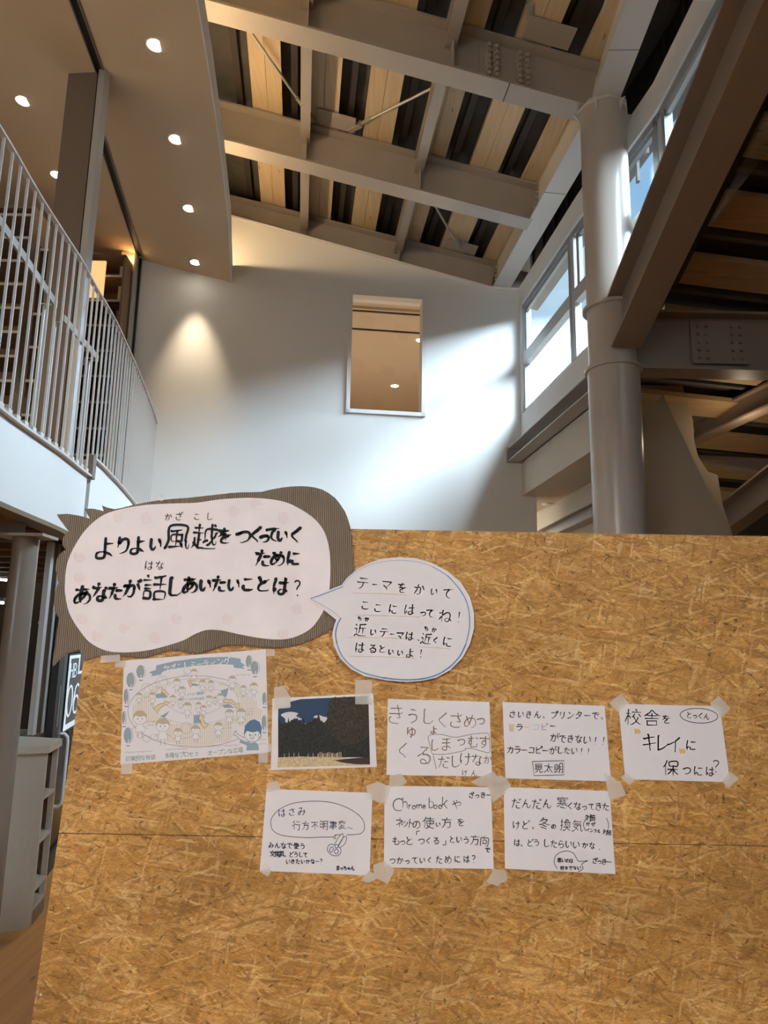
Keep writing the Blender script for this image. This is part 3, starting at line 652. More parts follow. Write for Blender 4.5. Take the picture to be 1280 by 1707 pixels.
# pen strokes of the characters used on the notes, in hundredths of an em
GLYPHS = {
33: [[13,64,13,22]],
40: [[28,68,20,57,18,51,17,51,17,48,16,48,15,44,14,44,13,35,12,30,12,17,13,11,14,2,15,2,17,-5,18,-5,20,-10,28,-22]],
41: [[3,68,4,68,6,67,7,64,11,60,12,55,13,55,17,46,20,27,20,12,17,0,12,-12,11,-12,11,-14,4,-22]],
46: [[12,6,10,4]],
48: [[28,5,30,5,33,7,37,12,37,14,38,14,38,17,39,17,41,22,42,35,41,36,41,47,40,47,38,54,37,54,37,57,32,62,23,64,18,62,11,53,10,46,8,42,8,26,12,13,15,8,20,5,24,5,25,4,28,5]],
54: [[31,62,28,61,20,53,15,44,14,44,14,42,13,42,12,33,10,31,10,18,11,14,12,14,13,9,20,5,24,4,32,5,37,8,39,11,39,13,41,15,41,25,40,25,39,28,35,33,30,33,30,34,12,33]],
63: [[16,64,22,60,23,49,20,42,12,30,12,26,12,23]],
66: [[12,34,35,34,36,33,40,32,46,27,48,23,48,14,46,12,46,10,40,6,29,5,28,4,13,4,12,5,12,63,13,64,28,64,36,62,40,59,40,58,42,56,43,50,41,43,36,38,34,34]],
67: [[62,60,50,64,37,64,26,60,18,55,17,52,12,47,10,35,10,31,11,26,12,25,12,21,13,21,15,17,20,11,28,6,37,4,44,4,45,3,58,6,58,7,62,8]],
72: [[12,33,61,33],[12,62,12,5],[61,62,61,5]],
98: [[10,63,10,39,11,38,10,37,10,8,11,6,13,5,13,4,27,3,32,5,35,8,37,8,37,10,40,13,42,20,42,26,41,26,41,29,37,37,34,39,34,40,26,42,11,38]],
101: [[9,25,12,24,38,24,39,25,39,31,35,39,29,42,21,42,14,38,10,31,9,17,10,17,12,10,20,4,34,4,41,7]],
104: [[10,36,18,38,21,41,25,42,32,42,37,38,39,32,39,5],[10,63,10,5]],
107: [[42,43,36,40,24,26,23,23],[11,63,11,5],[11,23,23,23,24,20,42,2,47,0]],
109: [[38,33,42,36,44,36,47,40,53,42,61,41,64,37,66,33,66,5],[10,37,10,5],[10,37,18,38,18,39,25,42,31,42,37,37,37,35,38,33,38,5]],
111: [[46,25,45,33,38,39,35,41,28,41,28,42,27,41,20,41,14,37,11,33,10,29,9,29,9,17,10,17,12,9,19,5,24,3,31,3,37,5,43,9,43,11,45,12,45,15,45,15,46,17,46,25]],
114: [[12,33,14,33,18,34,20,38,26,41,34,40],[11,40,12,30,11,29,11,5]],
8230: [[51,6,49,4]],
12300: [[93,81,69,81,69,24]],
12301: [[31,52,31,-6,7,-6]],
12354: [[41,64,53,64,54,65,63,65,63,66,76,67],[68,52,67,46],[18,64,40,63],[64,46,63,40,62,40,60,33,55,25,47,17,42,16],[38,41,32,40,20,29,17,22,16,22,15,10,16,8,21,4,30,5,35,7,35,8,42,9],[39,44,48,45,48,46,53,46,53,47,63,47,72,45,78,42,83,37,86,32,86,19,80,9,77,6,75,6,75,5,69,1,60,0],[42,75,38,39,39,38,40,20,41,20,42,9,44,8,44,4]],
12356: [[18,65,18,34,20,22,26,9,31,5,36,4,41,6,47,14,49,20,50,20,48,26],[72,63,78,52,78,50,79,50,79,49,80,49,80,46,81,46,83,41,87,25,87,20]],
12358: [[19,47,23,45,27,47,29,47,29,48,33,48,33,49,42,50,63,50,63,50,70,47,75,40,75,35,76,34,75,27,74,24,73,24,73,21,70,16,63,9,53,5,53,4,52,4,52,3,41,0,36,0],[33,74,49,72,50,71,68,70]],
12363: [[74,63,77,63,81,56,88,42,88,40,89,40,91,33],[34,53,33,44,28,27,27,27,24,18,23,18,21,12,20,12,17,4,16,4,16,2],[38,74,37,65,37,55],[12,52,34,53,37,55,41,54,42,55,54,55,54,54,60,52,62,49,63,33,62,33,62,23,62,22,61,13,60,13,60,10,59,10,58,7,56,4,51,1,39,1,36,4]],
12364: [[88,81,93,73,95,72],[76,61,83,49,90,33],[37,74,35,55],[32,52,32,45,31,45,31,42,30,42,27,28,21,15,20,15,20,13,14,1],[77,77,81,69],[11,52,12,51,16,51,17,52,33,52,35,55,36,54,54,54,60,50,62,47,62,40,62,39,62,38,61,19,58,8,52,1,48,0,37,1,37,2,35,3,35,5]],
12365: [[64,44,65,38,66,38,68,33,70,31,71,24,58,24,56,25],[29,26,24,24,22,16,24,8,28,3,45,-1,69,0],[56,64,57,58,61,49,61,44],[53,75,54,70,54,64],[22,65,23,64,43,63,44,64,63,65,75,67],[20,44,20,43,55,43,56,44,70,45,70,46,75,46,81,48]],
12367: [[63,74,52,64,50,61,46,59,44,56,42,56,34,48,32,48,28,44,27,41,28,34,36,26,52,14,57,8,60,7]],
12369: [[28,28,25,22,24,17,20,14],[72,73,72,41,71,40,70,19,70,19,65,8,56,0,50,0],[44,52,72,52,72,53,88,54],[20,73,17,50,16,50,15,26,16,25,17,16,20,14,20,4]],
12371: [[27,66,32,66,33,65,72,66],[22,26,21,16,22,12,28,6,37,2,60,1,61,2,72,2,79,4,83,8]],
12373: [[54,76,56,74,56,71,57,71,60,58],[25,28,22,17,25,8,31,3,44,0,63,0,72,1,75,5],[62,58,63,50,64,50,68,42,69,42,73,33,74,29,72,28,71,29,56,30],[20,59,23,58,23,58,59,58,63,59,81,62,81,63,83,63,83,65,85,67]],
12374: [[82,67,81,67,81,66,82,66],[54,75,58,58],[24,28,21,19,21,15,24,8,30,2,44,-1,62,-1,62,0,71,0,74,4],[87,83,93,74],[61,58,62,51,62,51,67,41,68,41,72,33,73,28,54,29],[19,58,52,57,58,58,66,58,79,61,82,63,83,67,82,67,82,69,81,69,81,71,80,71,78,77,76,79,73,79]],
12375: [[33,77,28,73,28,36,28,35,28,14,28,14,28,10,30,8,30,7,33,5,33,3,35,3,35,2,41,0,58,0,58,0,61,0,71,5,79,11,84,17]],
12377: [[58,45,47,47,41,45,36,40,34,33,36,25,39,22,43,20,59,21],[14,61,21,61,22,62,58,62,58,63,89,62],[58,75,58,44,61,34,61,25,59,23,58,16,55,11,49,5,37,0,30,1]],
12379: [[70,52,88,52],[9,46,20,47,21,48,30,48,30,49,37,49,38,50,57,50,58,51,69,51],[29,70,30,69,30,40,29,39,29,23,30,22,30,13,33,7,42,2,70,2,78,4],[70,74,69,31,68,28,64,25,54,26]],
12380: [[79,73,83,63,85,63],[68,51,69,50,80,50,81,51,87,51],[89,75,94,67],[28,67,28,62,28,61,28,17,28,16,28,11,31,5,36,3,36,2,41,1,41,0,64,0,65,1,75,1,78,5],[7,44,16,45,17,46,28,46,28,47,33,47,34,48,53,49,53,50,67,50],[68,71,68,51,67,50,67,31,66,26,62,24,53,25]],
12383: [[51,20,52,8,57,4,69,1,87,2],[58,44,59,45,83,45,85,44],[35,58,34,48,28,28,28,28,28,25,27,25,24,16,18,1],[37,76,38,75,38,71,37,71,37,59],[14,58,15,58,28,58,29,58,44,59,57,62]],
12384: [[86,75,90,67],[11,58,12,57,32,57],[34,58,44,58,45,59,53,60],[73,71,76,69,78,63],[52,22,48,19,47,12,49,7,52,4,61,0,81,0,84,1],[54,43,83,43],[36,73,34,58,31,54,31,48,28,37,21,15,15,0]],
12385: [[37,75,36,61],[28,30,36,32,36,33,37,33,39,34,47,37,66,38,75,34,79,29,80,18,79,18,78,11,69,4,52,0,37,0],[34,60,34,54,29,40,28,30,26,27,25,24],[14,61,18,60,35,60,36,61,37,60,44,60,45,61,54,61,55,62,74,64]],
12387: [[19,38,22,37,26,38,26,39,43,44,50,45,50,46,64,47,64,46,68,46,75,42,78,38,80,33,80,25,78,17,73,12,67,8,57,5,57,4,48,2,39,3]],
12388: [[12,50,16,50,19,51,24,52,24,53,27,53,27,54,32,55,32,56,35,56,35,57,52,60,69,60,78,56,84,50,85,43,86,43,86,35,84,32,84,29,83,29,83,26,82,26,80,22,74,17,72,15,54,8,50,8,50,7,39,6,35,8]],
12390: [[60,66,58,60,54,58,46,49,45,45,45,45,42,36,42,28,45,17,54,8,67,2,75,1],[12,63,15,62,15,63,46,66,47,67,60,67,60,66,62,66,65,67,84,68]],
12391: [[72,49,78,39],[59,65,57,60,51,55,44,43,41,33,41,28,43,21,45,17,51,9,53,8,56,7,56,6,68,1,73,1,78,4],[84,52,89,43],[12,62,20,62,28,64,43,65,44,66,59,66,59,65,61,65,61,66,63,67,84,67]],
12392: [[41,45,49,46,53,50,55,50,55,50,57,50,57,51,59,51,59,52,77,61],[24,74,28,73,29,69,30,69,30,67,31,67,37,53,37,53,40,48,40,45,41,45,39,40,32,35,26,26,25,14,27,10,32,5,43,2,43,1,77,2,80,3,84,8]],
12393: [[87,78,89,76,93,69],[77,74,81,66],[38,43,45,44,50,48,52,48,52,49,53,49,53,50,55,50,55,50,57,50,57,51,71,58],[27,70,27,67,28,66,28,64,29,64,31,58,32,58,37,47,38,45,38,41,26,30,23,25,22,12,24,8,28,4,36,2,36,1,38,0,57,0,58,0,77,1]],
12394: [[39,75,37,61],[66,17,74,16,77,13,78,13,78,12,84,9],[71,60,77,58,77,58,88,51],[34,58,34,53,32,49,23,31,15,19],[68,48,64,44,66,13,65,12,65,6,62,1,56,-1,43,0,37,6,37,14,41,18,45,20,57,21,58,20,65,20],[11,63,11,61,14,58,35,58,37,61,42,60,43,61,53,62]],
12395: [[45,23,45,14,49,8,57,5,82,5,82,6,86,6],[49,64,53,62,83,63],[28,26,25,18,24,18,24,16,19,13],[20,72,20,66,17,47,17,41,16,40,16,17,17,14,19,13,19,1]],
12397: [[81,16,88,14,93,9,93,6],[29,35,23,33,20,28,19,27,19,25,17,25,16,22,14,21,14,19,11,16,11,12],[12,58,16,57,24,58,31,58],[32,46,39,48,44,52,46,53,47,55,49,55,49,56,56,59,59,59,62,61,70,61,76,58,78,56,81,50,83,44,83,24,82,20,81,20,81,16,79,11,73,4,65,2,55,4,51,9,51,17,56,22,67,24,81,20],[33,75,33,70,32,69,32,61,33,59,31,58,31,47,32,44,29,38,29,35,30,35,30,0]],
12398: [[52,67,50,52,45,33,45,33,43,26,42,26,39,19,34,12,27,9,20,11,17,15,14,21,12,32,13,36,14,36,15,44,21,54,31,62,35,63,35,64,38,66,46,67,52,67,52,67,59,67,66,66,74,61,75,59,77,59,80,55,82,50,83,50,84,47,85,47,86,29,84,21,79,14,76,10,70,6,66,5,66,4,54,1,50,4]],
12399: [[71,19,79,17,80,16,82,16,82,15,88,11],[26,25,23,16,18,12],[44,55,48,54,70,54,70,55,88,57],[70,73,70,72,70,25,71,25,70,8,64,1,54,0,46,2,42,7,41,11,43,17,49,22,53,22,54,23,71,22],[20,73,20,67,19,66,19,60,16,47,16,40,15,39,15,17,16,13,18,12,19,-1]],
12414: [[54,19,63,17,72,13,81,7],[22,65,23,64,31,64,32,63,62,63,62,64,79,65],[22,43,23,42,34,42,35,42,58,42,59,42,78,43,79,44],[53,76,53,28,54,19,53,18,53,7,49,0,38,-1,37,0,30,0,28,1,27,1,23,5,22,8,22,14,28,19,37,22,51,22,53,21]],
12415: [[78,27,85,26,87,24,89,24],[27,69,54,70,53,64,46,50,45,41],[41,40,39,32,29,12,25,8,19,8,15,9,12,13,12,23,16,31,25,37,34,40,44,40,45,41,46,40,53,40,53,39,65,36,72,33,78,32],[80,48,79,33,78,32,77,24,73,16,62,3,55,-1,51,0]],
12416: [[72,64,75,63,87,51],[33,44,20,43,17,40,14,34,14,23,16,21,16,19,20,17,25,16,29,17],[12,62,15,61,35,61,36,62,53,64],[32,75,33,75,33,43,35,39,35,27,33,22,30,19,29,17,29,8,31,4,34,1,37,1,37,0,40,0,61,0,71,2,78,8,78,20,78,21]],
12417: [[28,49,24,47,19,42,15,35,15,33,14,33,13,26,12,26,13,14,18,8,24,7,31,9,36,13,38,17,43,19],[19,69,23,68],[62,75,60,59],[28,51,30,53,33,53,39,56,39,57,42,57,42,58,49,59,60,59,73,56,74,54,77,53,80,50,82,45,83,45,86,38,86,25,83,17,76,8,67,2,55,0],[23,68,24,63,25,63,25,60,27,57,27,52,28,51,28,49,30,47,31,42,32,42,35,33,38,29,38,27,43,25],[57,59,57,53,53,41,48,31,47,31,47,29,46,29,46,27,43,25,43,19,47,16]],
12418: [[38,75,39,74,38,73,38,65,37,64,37,58,37,58,37,49,36,48,35,33,34,33,34,25,33,25,34,13,35,9,36,9,37,6,40,3,48,0,62,0,74,4,80,10,82,16,81,29,77,37,75,39,70,41],[12,36,17,35,17,34,35,33,36,32,57,33],[14,61,33,58,55,58,58,58]],
12419: [[34,37,36,34,36,31,41,20,49,-3],[27,50,31,42,32,37],[45,59,47,59,53,54],[16,30,23,32,23,33,25,33,27,34,31,35,32,37,34,37,36,39,41,40,41,41,51,43,51,44,53,44,53,45,61,47,69,47,74,45,74,44,78,42,78,41,79,39,79,29,78,27,78,27,76,24,74,24,73,22,70,22,70,21,57,21,53,24]],
12420: [[32,49,40,27,41,27,41,25,42,25,42,22,43,22,47,8,49,0],[19,68,22,67,28,55,28,51,30,49],[46,76,55,69],[12,41,28,47,30,49,32,49,34,51,40,52,42,54,49,56,49,57,54,58,62,60,76,60,79,58,79,58,81,58,81,57,83,57,86,51,87,51,87,41,83,34,78,31,70,29,56,31]],
12421: [[53,9,50,0,45,-4,43,-4],[29,57,25,53,24,38,23,37,25,8],[53,60,55,59,57,56,58,20,57,19,57,12,59,12,59,11,59,13,60,13,61,12,59,10],[24,25,29,28,29,30,30,30,34,36,39,42,41,42,42,43,51,47,57,48,57,49,61,49,72,46,79,39,79,37,81,35,81,23,78,17,78,17,78,16,72,11,68,9,61,8,58,10,53,9,53,10,51,11,48,11,41,17,40,24]],
12423: [[49,43,75,44],[50,15,58,14,58,13,60,13,72,6,75,2],[49,58,50,3,46,-1,39,-3,30,-2,30,-1,27,0,23,3,23,10,27,15,37,17,50,17]],
12424: [[51,21,59,20,71,14,80,8],[49,54,79,56],[49,75,49,42,50,41,50,23,51,22,51,11,49,5,48,5,47,2,42,0,34,-1,21,2,17,8,18,17,21,20,25,21,25,22,30,24,47,24,50,23]],
12425: [[24,29,29,30,38,36,53,41,68,40,71,38,71,37,75,36,79,30,80,20,78,17,78,14,70,5,55,0,36,0,35,1],[36,75,36,74,38,73,67,67],[26,58,25,42,23,33,24,27,22,25]],
12426: [[28,51,28,53,30,51],[28,75,27,58,26,58,26,53,28,51,26,44,26,27],[28,51,31,50,40,63,45,67,57,70,63,68,67,66,72,57,72,55,73,55,73,50,74,50,75,40,74,39,73,28,72,28,72,24,65,12,60,8,50,2,46,2,46,1,43,0,36,0]],
12427: [[19,27,21,28,24,32,27,33,28,34,34,38,34,39,44,43],[26,71,28,69,37,69,38,70,64,70,64,69],[64,69,62,64,56,59,53,56,50,54,48,51,44,49,43,47,44,43],[44,45,45,44,45,43,44,43,45,43,45,42,58,42,59,42,68,41,68,40,74,37,78,33,78,31,80,29,80,23,81,22,80,21,80,14,78,11,77,8,72,4,70,4,69,2,64,2,59,0,44,0,38,1,34,6,33,10,35,16,37,18,40,19,53,18,59,12,61,8,61,2,62,1]],
12434: [[55,36,62,37,69,40,69,41,73,42,73,42,83,46],[41,75,39,65],[55,32,52,32,45,29,37,22,34,18,32,12,34,5,38,1,51,-1,63,-1,64,0,78,0],[28,43,41,44,42,45,47,45,52,43,53,42,55,36,55,17],[16,64,37,63,39,65,40,64,51,64,52,65,68,66,69,67],[36,63,35,57,29,49,28,43,15,30]],
12435: [[29,34,34,34,43,38,51,38,54,34,55,10,57,5,63,0,70,0,78,4,84,9,84,11,87,16,90,22,89,23],[47,72,45,67,45,67,42,60,37,52,32,42,31,42,31,41,30,41,29,33,25,28,25,26,24,26,19,16,19,14,18,14,18,12,17,12,17,9,16,9,13,1]],
12451: [[17,24,23,25,23,25,37,30,45,34,51,35],[72,56,62,45,58,43,57,42,55,42,51,35,52,34,52,-4]],
12452: [[10,35,16,33,26,37,26,38,28,38,30,40,35,41,35,42,37,42,37,42,38,42,46,47,54,48],[76,67,65,58,58,54,55,51,54,49,54,2,55,1]],
12458: [[61,75,62,74,62,56],[13,14,16,13,16,14,23,17,37,27,45,36,47,37,54,47,60,50],[60,54,60,50,62,49,62,33,62,33,62,7,62,3,57,0,45,1],[16,56,58,56,59,54,62,56,86,56]],
12459: [[17,56,45,56],[45,57,46,56,79,56,81,54,78,20,75,6,70,2,57,2,55,3],[46,74,44,45,42,36,41,36,41,33,39,32,38,27,35,20,34,20,27,9,19,3,15,3]],
12461: [[15,53,20,52,37,56,45,56,47,58,53,58,70,61,76,61],[39,76,43,74,45,59,45,57,47,56,47,48,50,38,50,33,51,29,53,28,53,20,57,0],[15,24,20,24,42,28,50,28,53,30,85,34]],
12464: [[87,80,90,75,92,71],[74,77,78,74,80,67],[43,73,40,67,39,60],[12,36,18,40,31,53,34,58,37,60,41,59,75,59,76,58,75,50,74,50,73,45,70,39,70,39,70,37,67,34,66,31,65,31,62,25,54,17,45,9,44,8,37,5,33,1,31,1,31,0,28,0,28,0,26,-1,20,-1,20,0]],
12467: [[19,8,80,8],[20,64,80,64],[80,64,80,2]],
12473: [[57,31,80,8,81,6],[22,66,70,66,71,65,71,60,70,54,69,54,66,48,57,34,57,31,53,30,42,19,33,12,25,8,25,7,23,7,23,6,21,6,21,5,20,5,18,3,15,4]],
12475: [[11,43,35,47],[35,49,41,49,50,50,50,51,68,54,68,55,72,56,80,56,78,48,72,38,68,33,67,31],[35,73,35,9,37,5,45,2,80,3]],
12479: [[23,1,28,0,28,1,32,2,32,3,36,4,36,5,45,9,52,15,62,26],[43,64,45,63,79,63,80,62,77,48,76,48,72,39,71,39,64,26],[42,41,60,30,62,26,64,26,66,24,68,24,72,19,74,19],[46,77,47,75,45,74,45,72,45,72,43,64,40,63,36,58,34,55,21,42,16,39,13,39]],
12483: [[23,47,28,37,28,33],[46,52,52,38],[78,50,78,46,76,36,75,36,70,25,65,17,56,8,47,3,47,2,38,-2,35,-1]],
12486: [[53,44,50,23,46,14,34,1,25,0],[26,69,77,69],[12,45,13,44,88,44]],
12488: [[37,46,49,44,79,32],[37,74,37,2]],
12493: [[50,33,51,32,51,0],[54,80,51,76,51,61],[70,30,87,19],[19,61,71,61,72,57,68,50,63,45,60,43,58,41,54,39,51,35,50,33,44,32,34,26,32,26,32,25,23,23,23,22,15,20]],
12500: [[23,41,30,41,40,43,40,44,46,45,46,46,57,49,57,50,72,55],[80,61,87,62,91,67,90,75,87,77,80,78,78,77,74,74,74,67,78,62,80,61],[23,70,23,10,25,7,33,2,69,2,70,3,77,3]],
12501: [[18,66,78,66,79,65,79,58,74,41,71,34,70,33,70,32,67,29,67,27,62,24,60,19,56,17,54,15,52,14,48,10,46,10,46,9,45,9,45,8,33,3,27,5]],
12503: [[17,65,78,65],[78,63,90,63,94,66,95,69,95,75,94,78,91,79,91,80,87,81,80,78,78,75,78,59,76,49,70,34,68,32,67,28,65,27,65,25,53,14,51,13,49,10,45,9,45,8,39,5,33,2,28,2,23,4]],
12510: [[14,64,82,64,84,63,81,54,78,50,77,48,75,47,73,43,50,21],[29,35,45,23,50,21,52,16,56,12,58,8,64,2]],
12511: [[32,71,53,67,76,61],[27,45,49,40,53,40,69,34],[21,17,22,15,36,13,64,6,72,3,74,0]],
12521: [[18,47,80,47,81,46,79,36,78,36,75,27,70,20,63,14,54,8,44,3,44,2,37,1],[27,70,76,70]],
12522: [[72,72,73,71,73,46,72,45,71,30,69,20,66,17,65,15,58,8,53,5,53,4,46,1,41,1,40,2],[27,70,27,30]],
12523: [[30,71,31,70,31,58,30,57,30,42,29,42,29,34,28,33,28,25,24,16,23,16,18,7,14,4],[56,71,57,70,57,6,67,8,67,8,78,16,87,25]],
12524: [[31,74,28,70,28,6,28,5,35,5,37,7,47,9,47,10,49,10,62,17,62,17,63,17,63,18,76,26,86,36]],
12525: [[19,8,81,8],[19,3,19,64,82,64,82,8,81,8,81,4]],
12531: [[21,3,31,5,31,6,38,8,48,13,50,13,53,16,56,17,61,21,62,21,64,24,66,24,78,36,80,40,85,44,87,49,87,55],[23,67,35,59,38,55,40,55]],
12540: [[15,38,85,38]],
19981: [[59,48,62,48,65,45,67,45,68,43,78,37,78,35,90,26],[12,25,13,25,13,26,21,31,29,37,43,50,49,52],[11,73,89,73],[55,73,54,66,52,63,49,56,49,51,50,50,50,-4]],
20107: [[17,10,81,10],[50,49,78,49,79,50,79,61,21,61,20,60,20,50,22,49,50,49],[18,36,80,36,81,34,81,10],[10,73,89,73],[8,24,92,24],[50,79,50,4,49,3,49,-2,46,-5,36,-5]],
20351: [[34,-4,45,0,45,0,50,3,53,8],[20,54,17,54,13,52,12,50,7,44,6,42],[37,69,92,69],[63,32,89,32,89,52,88,53,39,53,38,52,38,33,39,32,62,32,62,31],[29,80,24,67,23,67,23,66,21,64,20,57,20,54,20,54,20,-4],[41,22,43,18,53,8,56,8,57,7,63,4,63,3,65,3,65,2,83,-3,87,-3,87,-4,91,-4,94,-2],[63,80,63,32,62,31,62,24,60,16,58,14,58,10,56,8]],
20445: [[60,29,53,19,37,3,34,2],[20,54,13,51,12,48,7,43],[67,29,70,26,70,24,72,23,72,21,74,20,75,17,90,2,92,2],[63,50,86,50,86,75,41,75,41,51,42,50,63,50],[63,50,63,-4],[29,80,25,68,21,64,20,56,20,53,20,53,20,-4],[35,31,59,31,60,29,67,29,69,31,91,31]],
20855: [[24,61,76,61],[24,47,76,47],[24,33,76,33],[64,8,67,9,67,8,69,8,69,8,81,2,81,1,89,-3,93,-3],[10,-3,12,-4,12,-3,24,2,24,3,28,5,31,8,37,8],[8,17,91,17],[24,17,24,75,25,76,75,76,76,75,76,17]],
20908: [[26,8,29,8,37,7,66,-2,70,-5],[39,26,65,17,70,19],[53,46,56,42,58,42,58,41,60,41,60,40,68,36,81,33,81,32,90,31,95,33],[8,31,13,30,13,31,28,34,40,40,40,41,42,41,42,42,44,42,44,42,45,42,47,46],[37,71,39,70,72,70,70,63,60,52,56,50,53,46,47,46,30,63],[45,83,40,80,37,71,34,70,31,67,30,63,26,62,20,55,17,54,15,51,13,51]],
21512: [[23,1,78,1],[25,52,27,50,27,48,72,48,78,54],[23,-4,23,28,24,29,76,29,78,27,78,-3],[52,75,60,67,64,64,65,62,68,61,69,59,70,59,74,56,89,48,92,49],[7,48,8,47,12,47,12,48,18,50,18,50,21,52,25,52,26,55,36,61,41,67,43,67,46,73,52,75,53,80,55,81]],
21521: [[46,79,43,69,43,64],[34,17,66,17,66,42,34,42,34,8],[13,-4,13,63,41,63,42,64,44,63,87,63,87,-1,85,-3,77,-5,71,-5,69,-3]],
22580: [[58,25,57,19,55,18,55,17,42,2,40,2],[50,39,47,26],[46,65,85,65],[75,26,74,19,72,17,72,16,71,16,71,14,70,14,70,12,70,12,70,10,67,8,67,6,65,5,63,1,58,-4,53,-4],[10,58,31,58],[20,79,20,25,21,24],[46,65,46,78,84,78,85,77,85,51,46,51,46,65],[37,40,49,40,51,39,52,40,92,40],[32,17,34,17,45,26,57,26,58,25,59,26,88,26,89,25,89,16,88,15,88,8,87,8,86,-1,82,-5,74,-5],[9,16,20,20,21,24,28,25,32,26]],
22793: [[45,83,49,81,52,72],[76,57,88,44],[24,58,16,46,13,43,11,43],[31,24,41,13,45,10,47,7],[62,71,62,43],[45,37,40,34,39,29],[38,71,38,43],[10,72,37,72,38,71,39,72,60,72,62,71,62,72,89,72],[12,16,13,15,25,22,28,24,31,24,32,27,37,29,39,29,39,28,70,28,72,27,70,22,63,15,56,10,55,7],[8,-3,15,-4,36,0,36,1,38,1,38,2,45,4,47,7,55,7,57,3,85,-4,90,-4,95,-1]],
22810: [[47,20,50,20,53,18,59,11],[67,47,62,45,60,37],[32,58,36,58,40,55,43,52,44,49],[48,81,45,79,45,73],[14,59,19,58,19,59,25,62,36,70,42,73,45,73,45,72,70,72,70,67,70,65,63,58,57,55,56,53,50,50,44,49,44,47,42,45,37,42,18,36,12,36,9,38],[23,21,24,20,28,20,28,21,39,25,39,26,46,30,53,35,58,37,62,36,87,36,85,29,78,20,65,12,59,11,57,7,54,7,53,5,42,2,42,1,26,-2,14,-4,9,-2]],
22826: [[52,50,54,47,60,31,68,17,81,3,87,0,87,0,88,0,89,-2,92,-1],[10,53,47,53,47,52,49,52],[38,17,39,17,40,17,39,14,43,10,46,8,55,-1],[50,79,49,50,46,48,46,43,44,33,43,33,42,29,41,29,39,24,38,24,37,20,37,17],[49,50,52,50,53,53,90,53],[11,-2,12,-2,15,0,17,0,20,3,22,4,32,15,38,17]],
22909: [[27,17,28,15,31,15,38,8],[21,80,19,66,19,60],[17,59,16,50,12,36,12,30,20,25,20,23,27,20],[46,38,92,38],[52,73,85,73,83,66,71,54,70,50,70,-1,68,-4,62,-4,62,-5,57,-4],[8,59,18,59,19,60,20,59,37,59,37,48,30,24,27,20,27,17,24,12,22,11,22,9,20,8,16,2,13,1,11,-2,9,-2]],
23506: [[42,21,45,21,60,16],[5,11,11,9,11,10,12,10,12,11,14,11,14,12,16,12,16,13,21,16,32,25,33,31],[32,5,37,5,37,4,42,4,42,3,45,3,45,2,49,2,49,1,56,0,56,0,59,0,59,-1,68,-3,68,-4,70,-4,74,-2],[50,80,51,75],[67,31,69,25,78,17,83,15,83,14,85,14,86,12,87,12,87,11,96,12],[20,45,78,45],[64,64,64,32],[19,58,80,58],[36,63,36,32],[11,62,11,73,12,74,50,74,51,75,52,74,87,74,88,73,88,62],[9,32,32,32,34,31,35,32,65,32,65,31,67,31,68,32,90,32]],
23550: [[24,79,29,72,28,63],[30,22,34,21,36,19,36,17,40,12,41,9],[52,40,54,40,56,38,63,24],[13,46,24,34,26,31,30,30],[80,80,80,0,78,-2,76,-3,67,-3,66,-2],[9,63,45,63,53,56,92,56],[38,55,39,53,38,53,37,42,33,32,30,30,30,22,27,20,26,17,22,13,21,10,11,0,9,0]],
24120: [[22,79,26,75,26,65],[51,79,51,66],[77,78,76,75,73,73,74,65],[51,36,71,36,73,38,73,50,72,51,28,51,28,50,28,38,29,36,51,36],[51,36,51,-4],[19,0,19,21,20,22,80,22,82,20,82,5,80,0,68,0,66,1],[12,51,12,65,50,65,51,66,52,65,87,65,88,64,88,51]],
24195: [[53,79,56,74,57,67],[54,54,53,48,52,48,52,45,51,45,42,24,41,24,37,15,36,14,36,12,35,12,35,10,33,8,32,2,33,1,38,1,39,2,63,4,63,5,72,5,72,6,82,6,83,7],[91,67,59,67,58,67,56,67,17,67,17,29,16,28,16,20,13,8,9,-1,11,-5],[70,29,77,21,78,18,78,18,80,14,81,14,83,7,86,6,89,-2]],
25151: [[55,47,57,42,58,42,58,34],[45,81,48,81,50,79,52,71],[45,19,80,19,81,18,80,5,79,5,79,2,77,-3,75,-4,62,-4,60,-2],[17,54,84,54,85,55,85,69,83,71,18,71,17,70,16,25,15,24,14,14,13,14,13,9,12,9,12,5,9,0,9,-5],[28,34,45,34,46,33,47,34,88,34],[46,33,45,19,45,19,41,9,30,-1,27,-3,23,-2]],
25563: [[19,33,28,35],[33,-4,36,-5,39,-3,42,-3,53,3,58,8,62,17],[71,47,78,33],[7,28,14,31,18,31],[59,47,53,34],[54,74,55,73,72,73,71,67,70,65,68,57],[7,60,28,60],[38,56,41,57,86,57,87,56,87,19],[19,80,19,32,18,31,19,30,19,0,18,-2,15,-4,8,-3],[65,28,64,27,64,17,67,16,71,8,78,1,84,0,86,-2,92,-4,94,-2],[36,19,61,19,62,17,65,17,67,19,92,19],[54,80,54,74,51,72,44,59,44,57,45,57,45,19]],
25991: [[45,81,47,81,49,79,53,71,54,71],[9,62,91,62],[25,62,26,55,28,49,29,49,29,47,30,47,30,45,33,42,33,41,35,40,35,38,37,37,37,35,38,34,39,32,42,30,43,27,53,17,63,9,72,5,72,4,82,0,82,0,91,-2,95,0],[75,62,74,55,72,50,71,50,64,36,63,36,60,30,58,29,57,26,47,17,45,16,44,14,41,13,37,9,24,2,13,-1,13,-2,7,-2]],
26041: [[50,79,53,72,52,69,52,63],[37,40,78,40,79,39,77,10,75,3,72,-1,70,-3,65,-4,55,-4,51,-2],[11,63,89,63],[38,63,37,42,36,39,31,20,30,20,28,15,23,8,22,6,13,-1,11,-2]],
26085: [[21,39,79,39],[21,3,79,3],[21,-3,21,73,78,73,79,72,79,-2]],
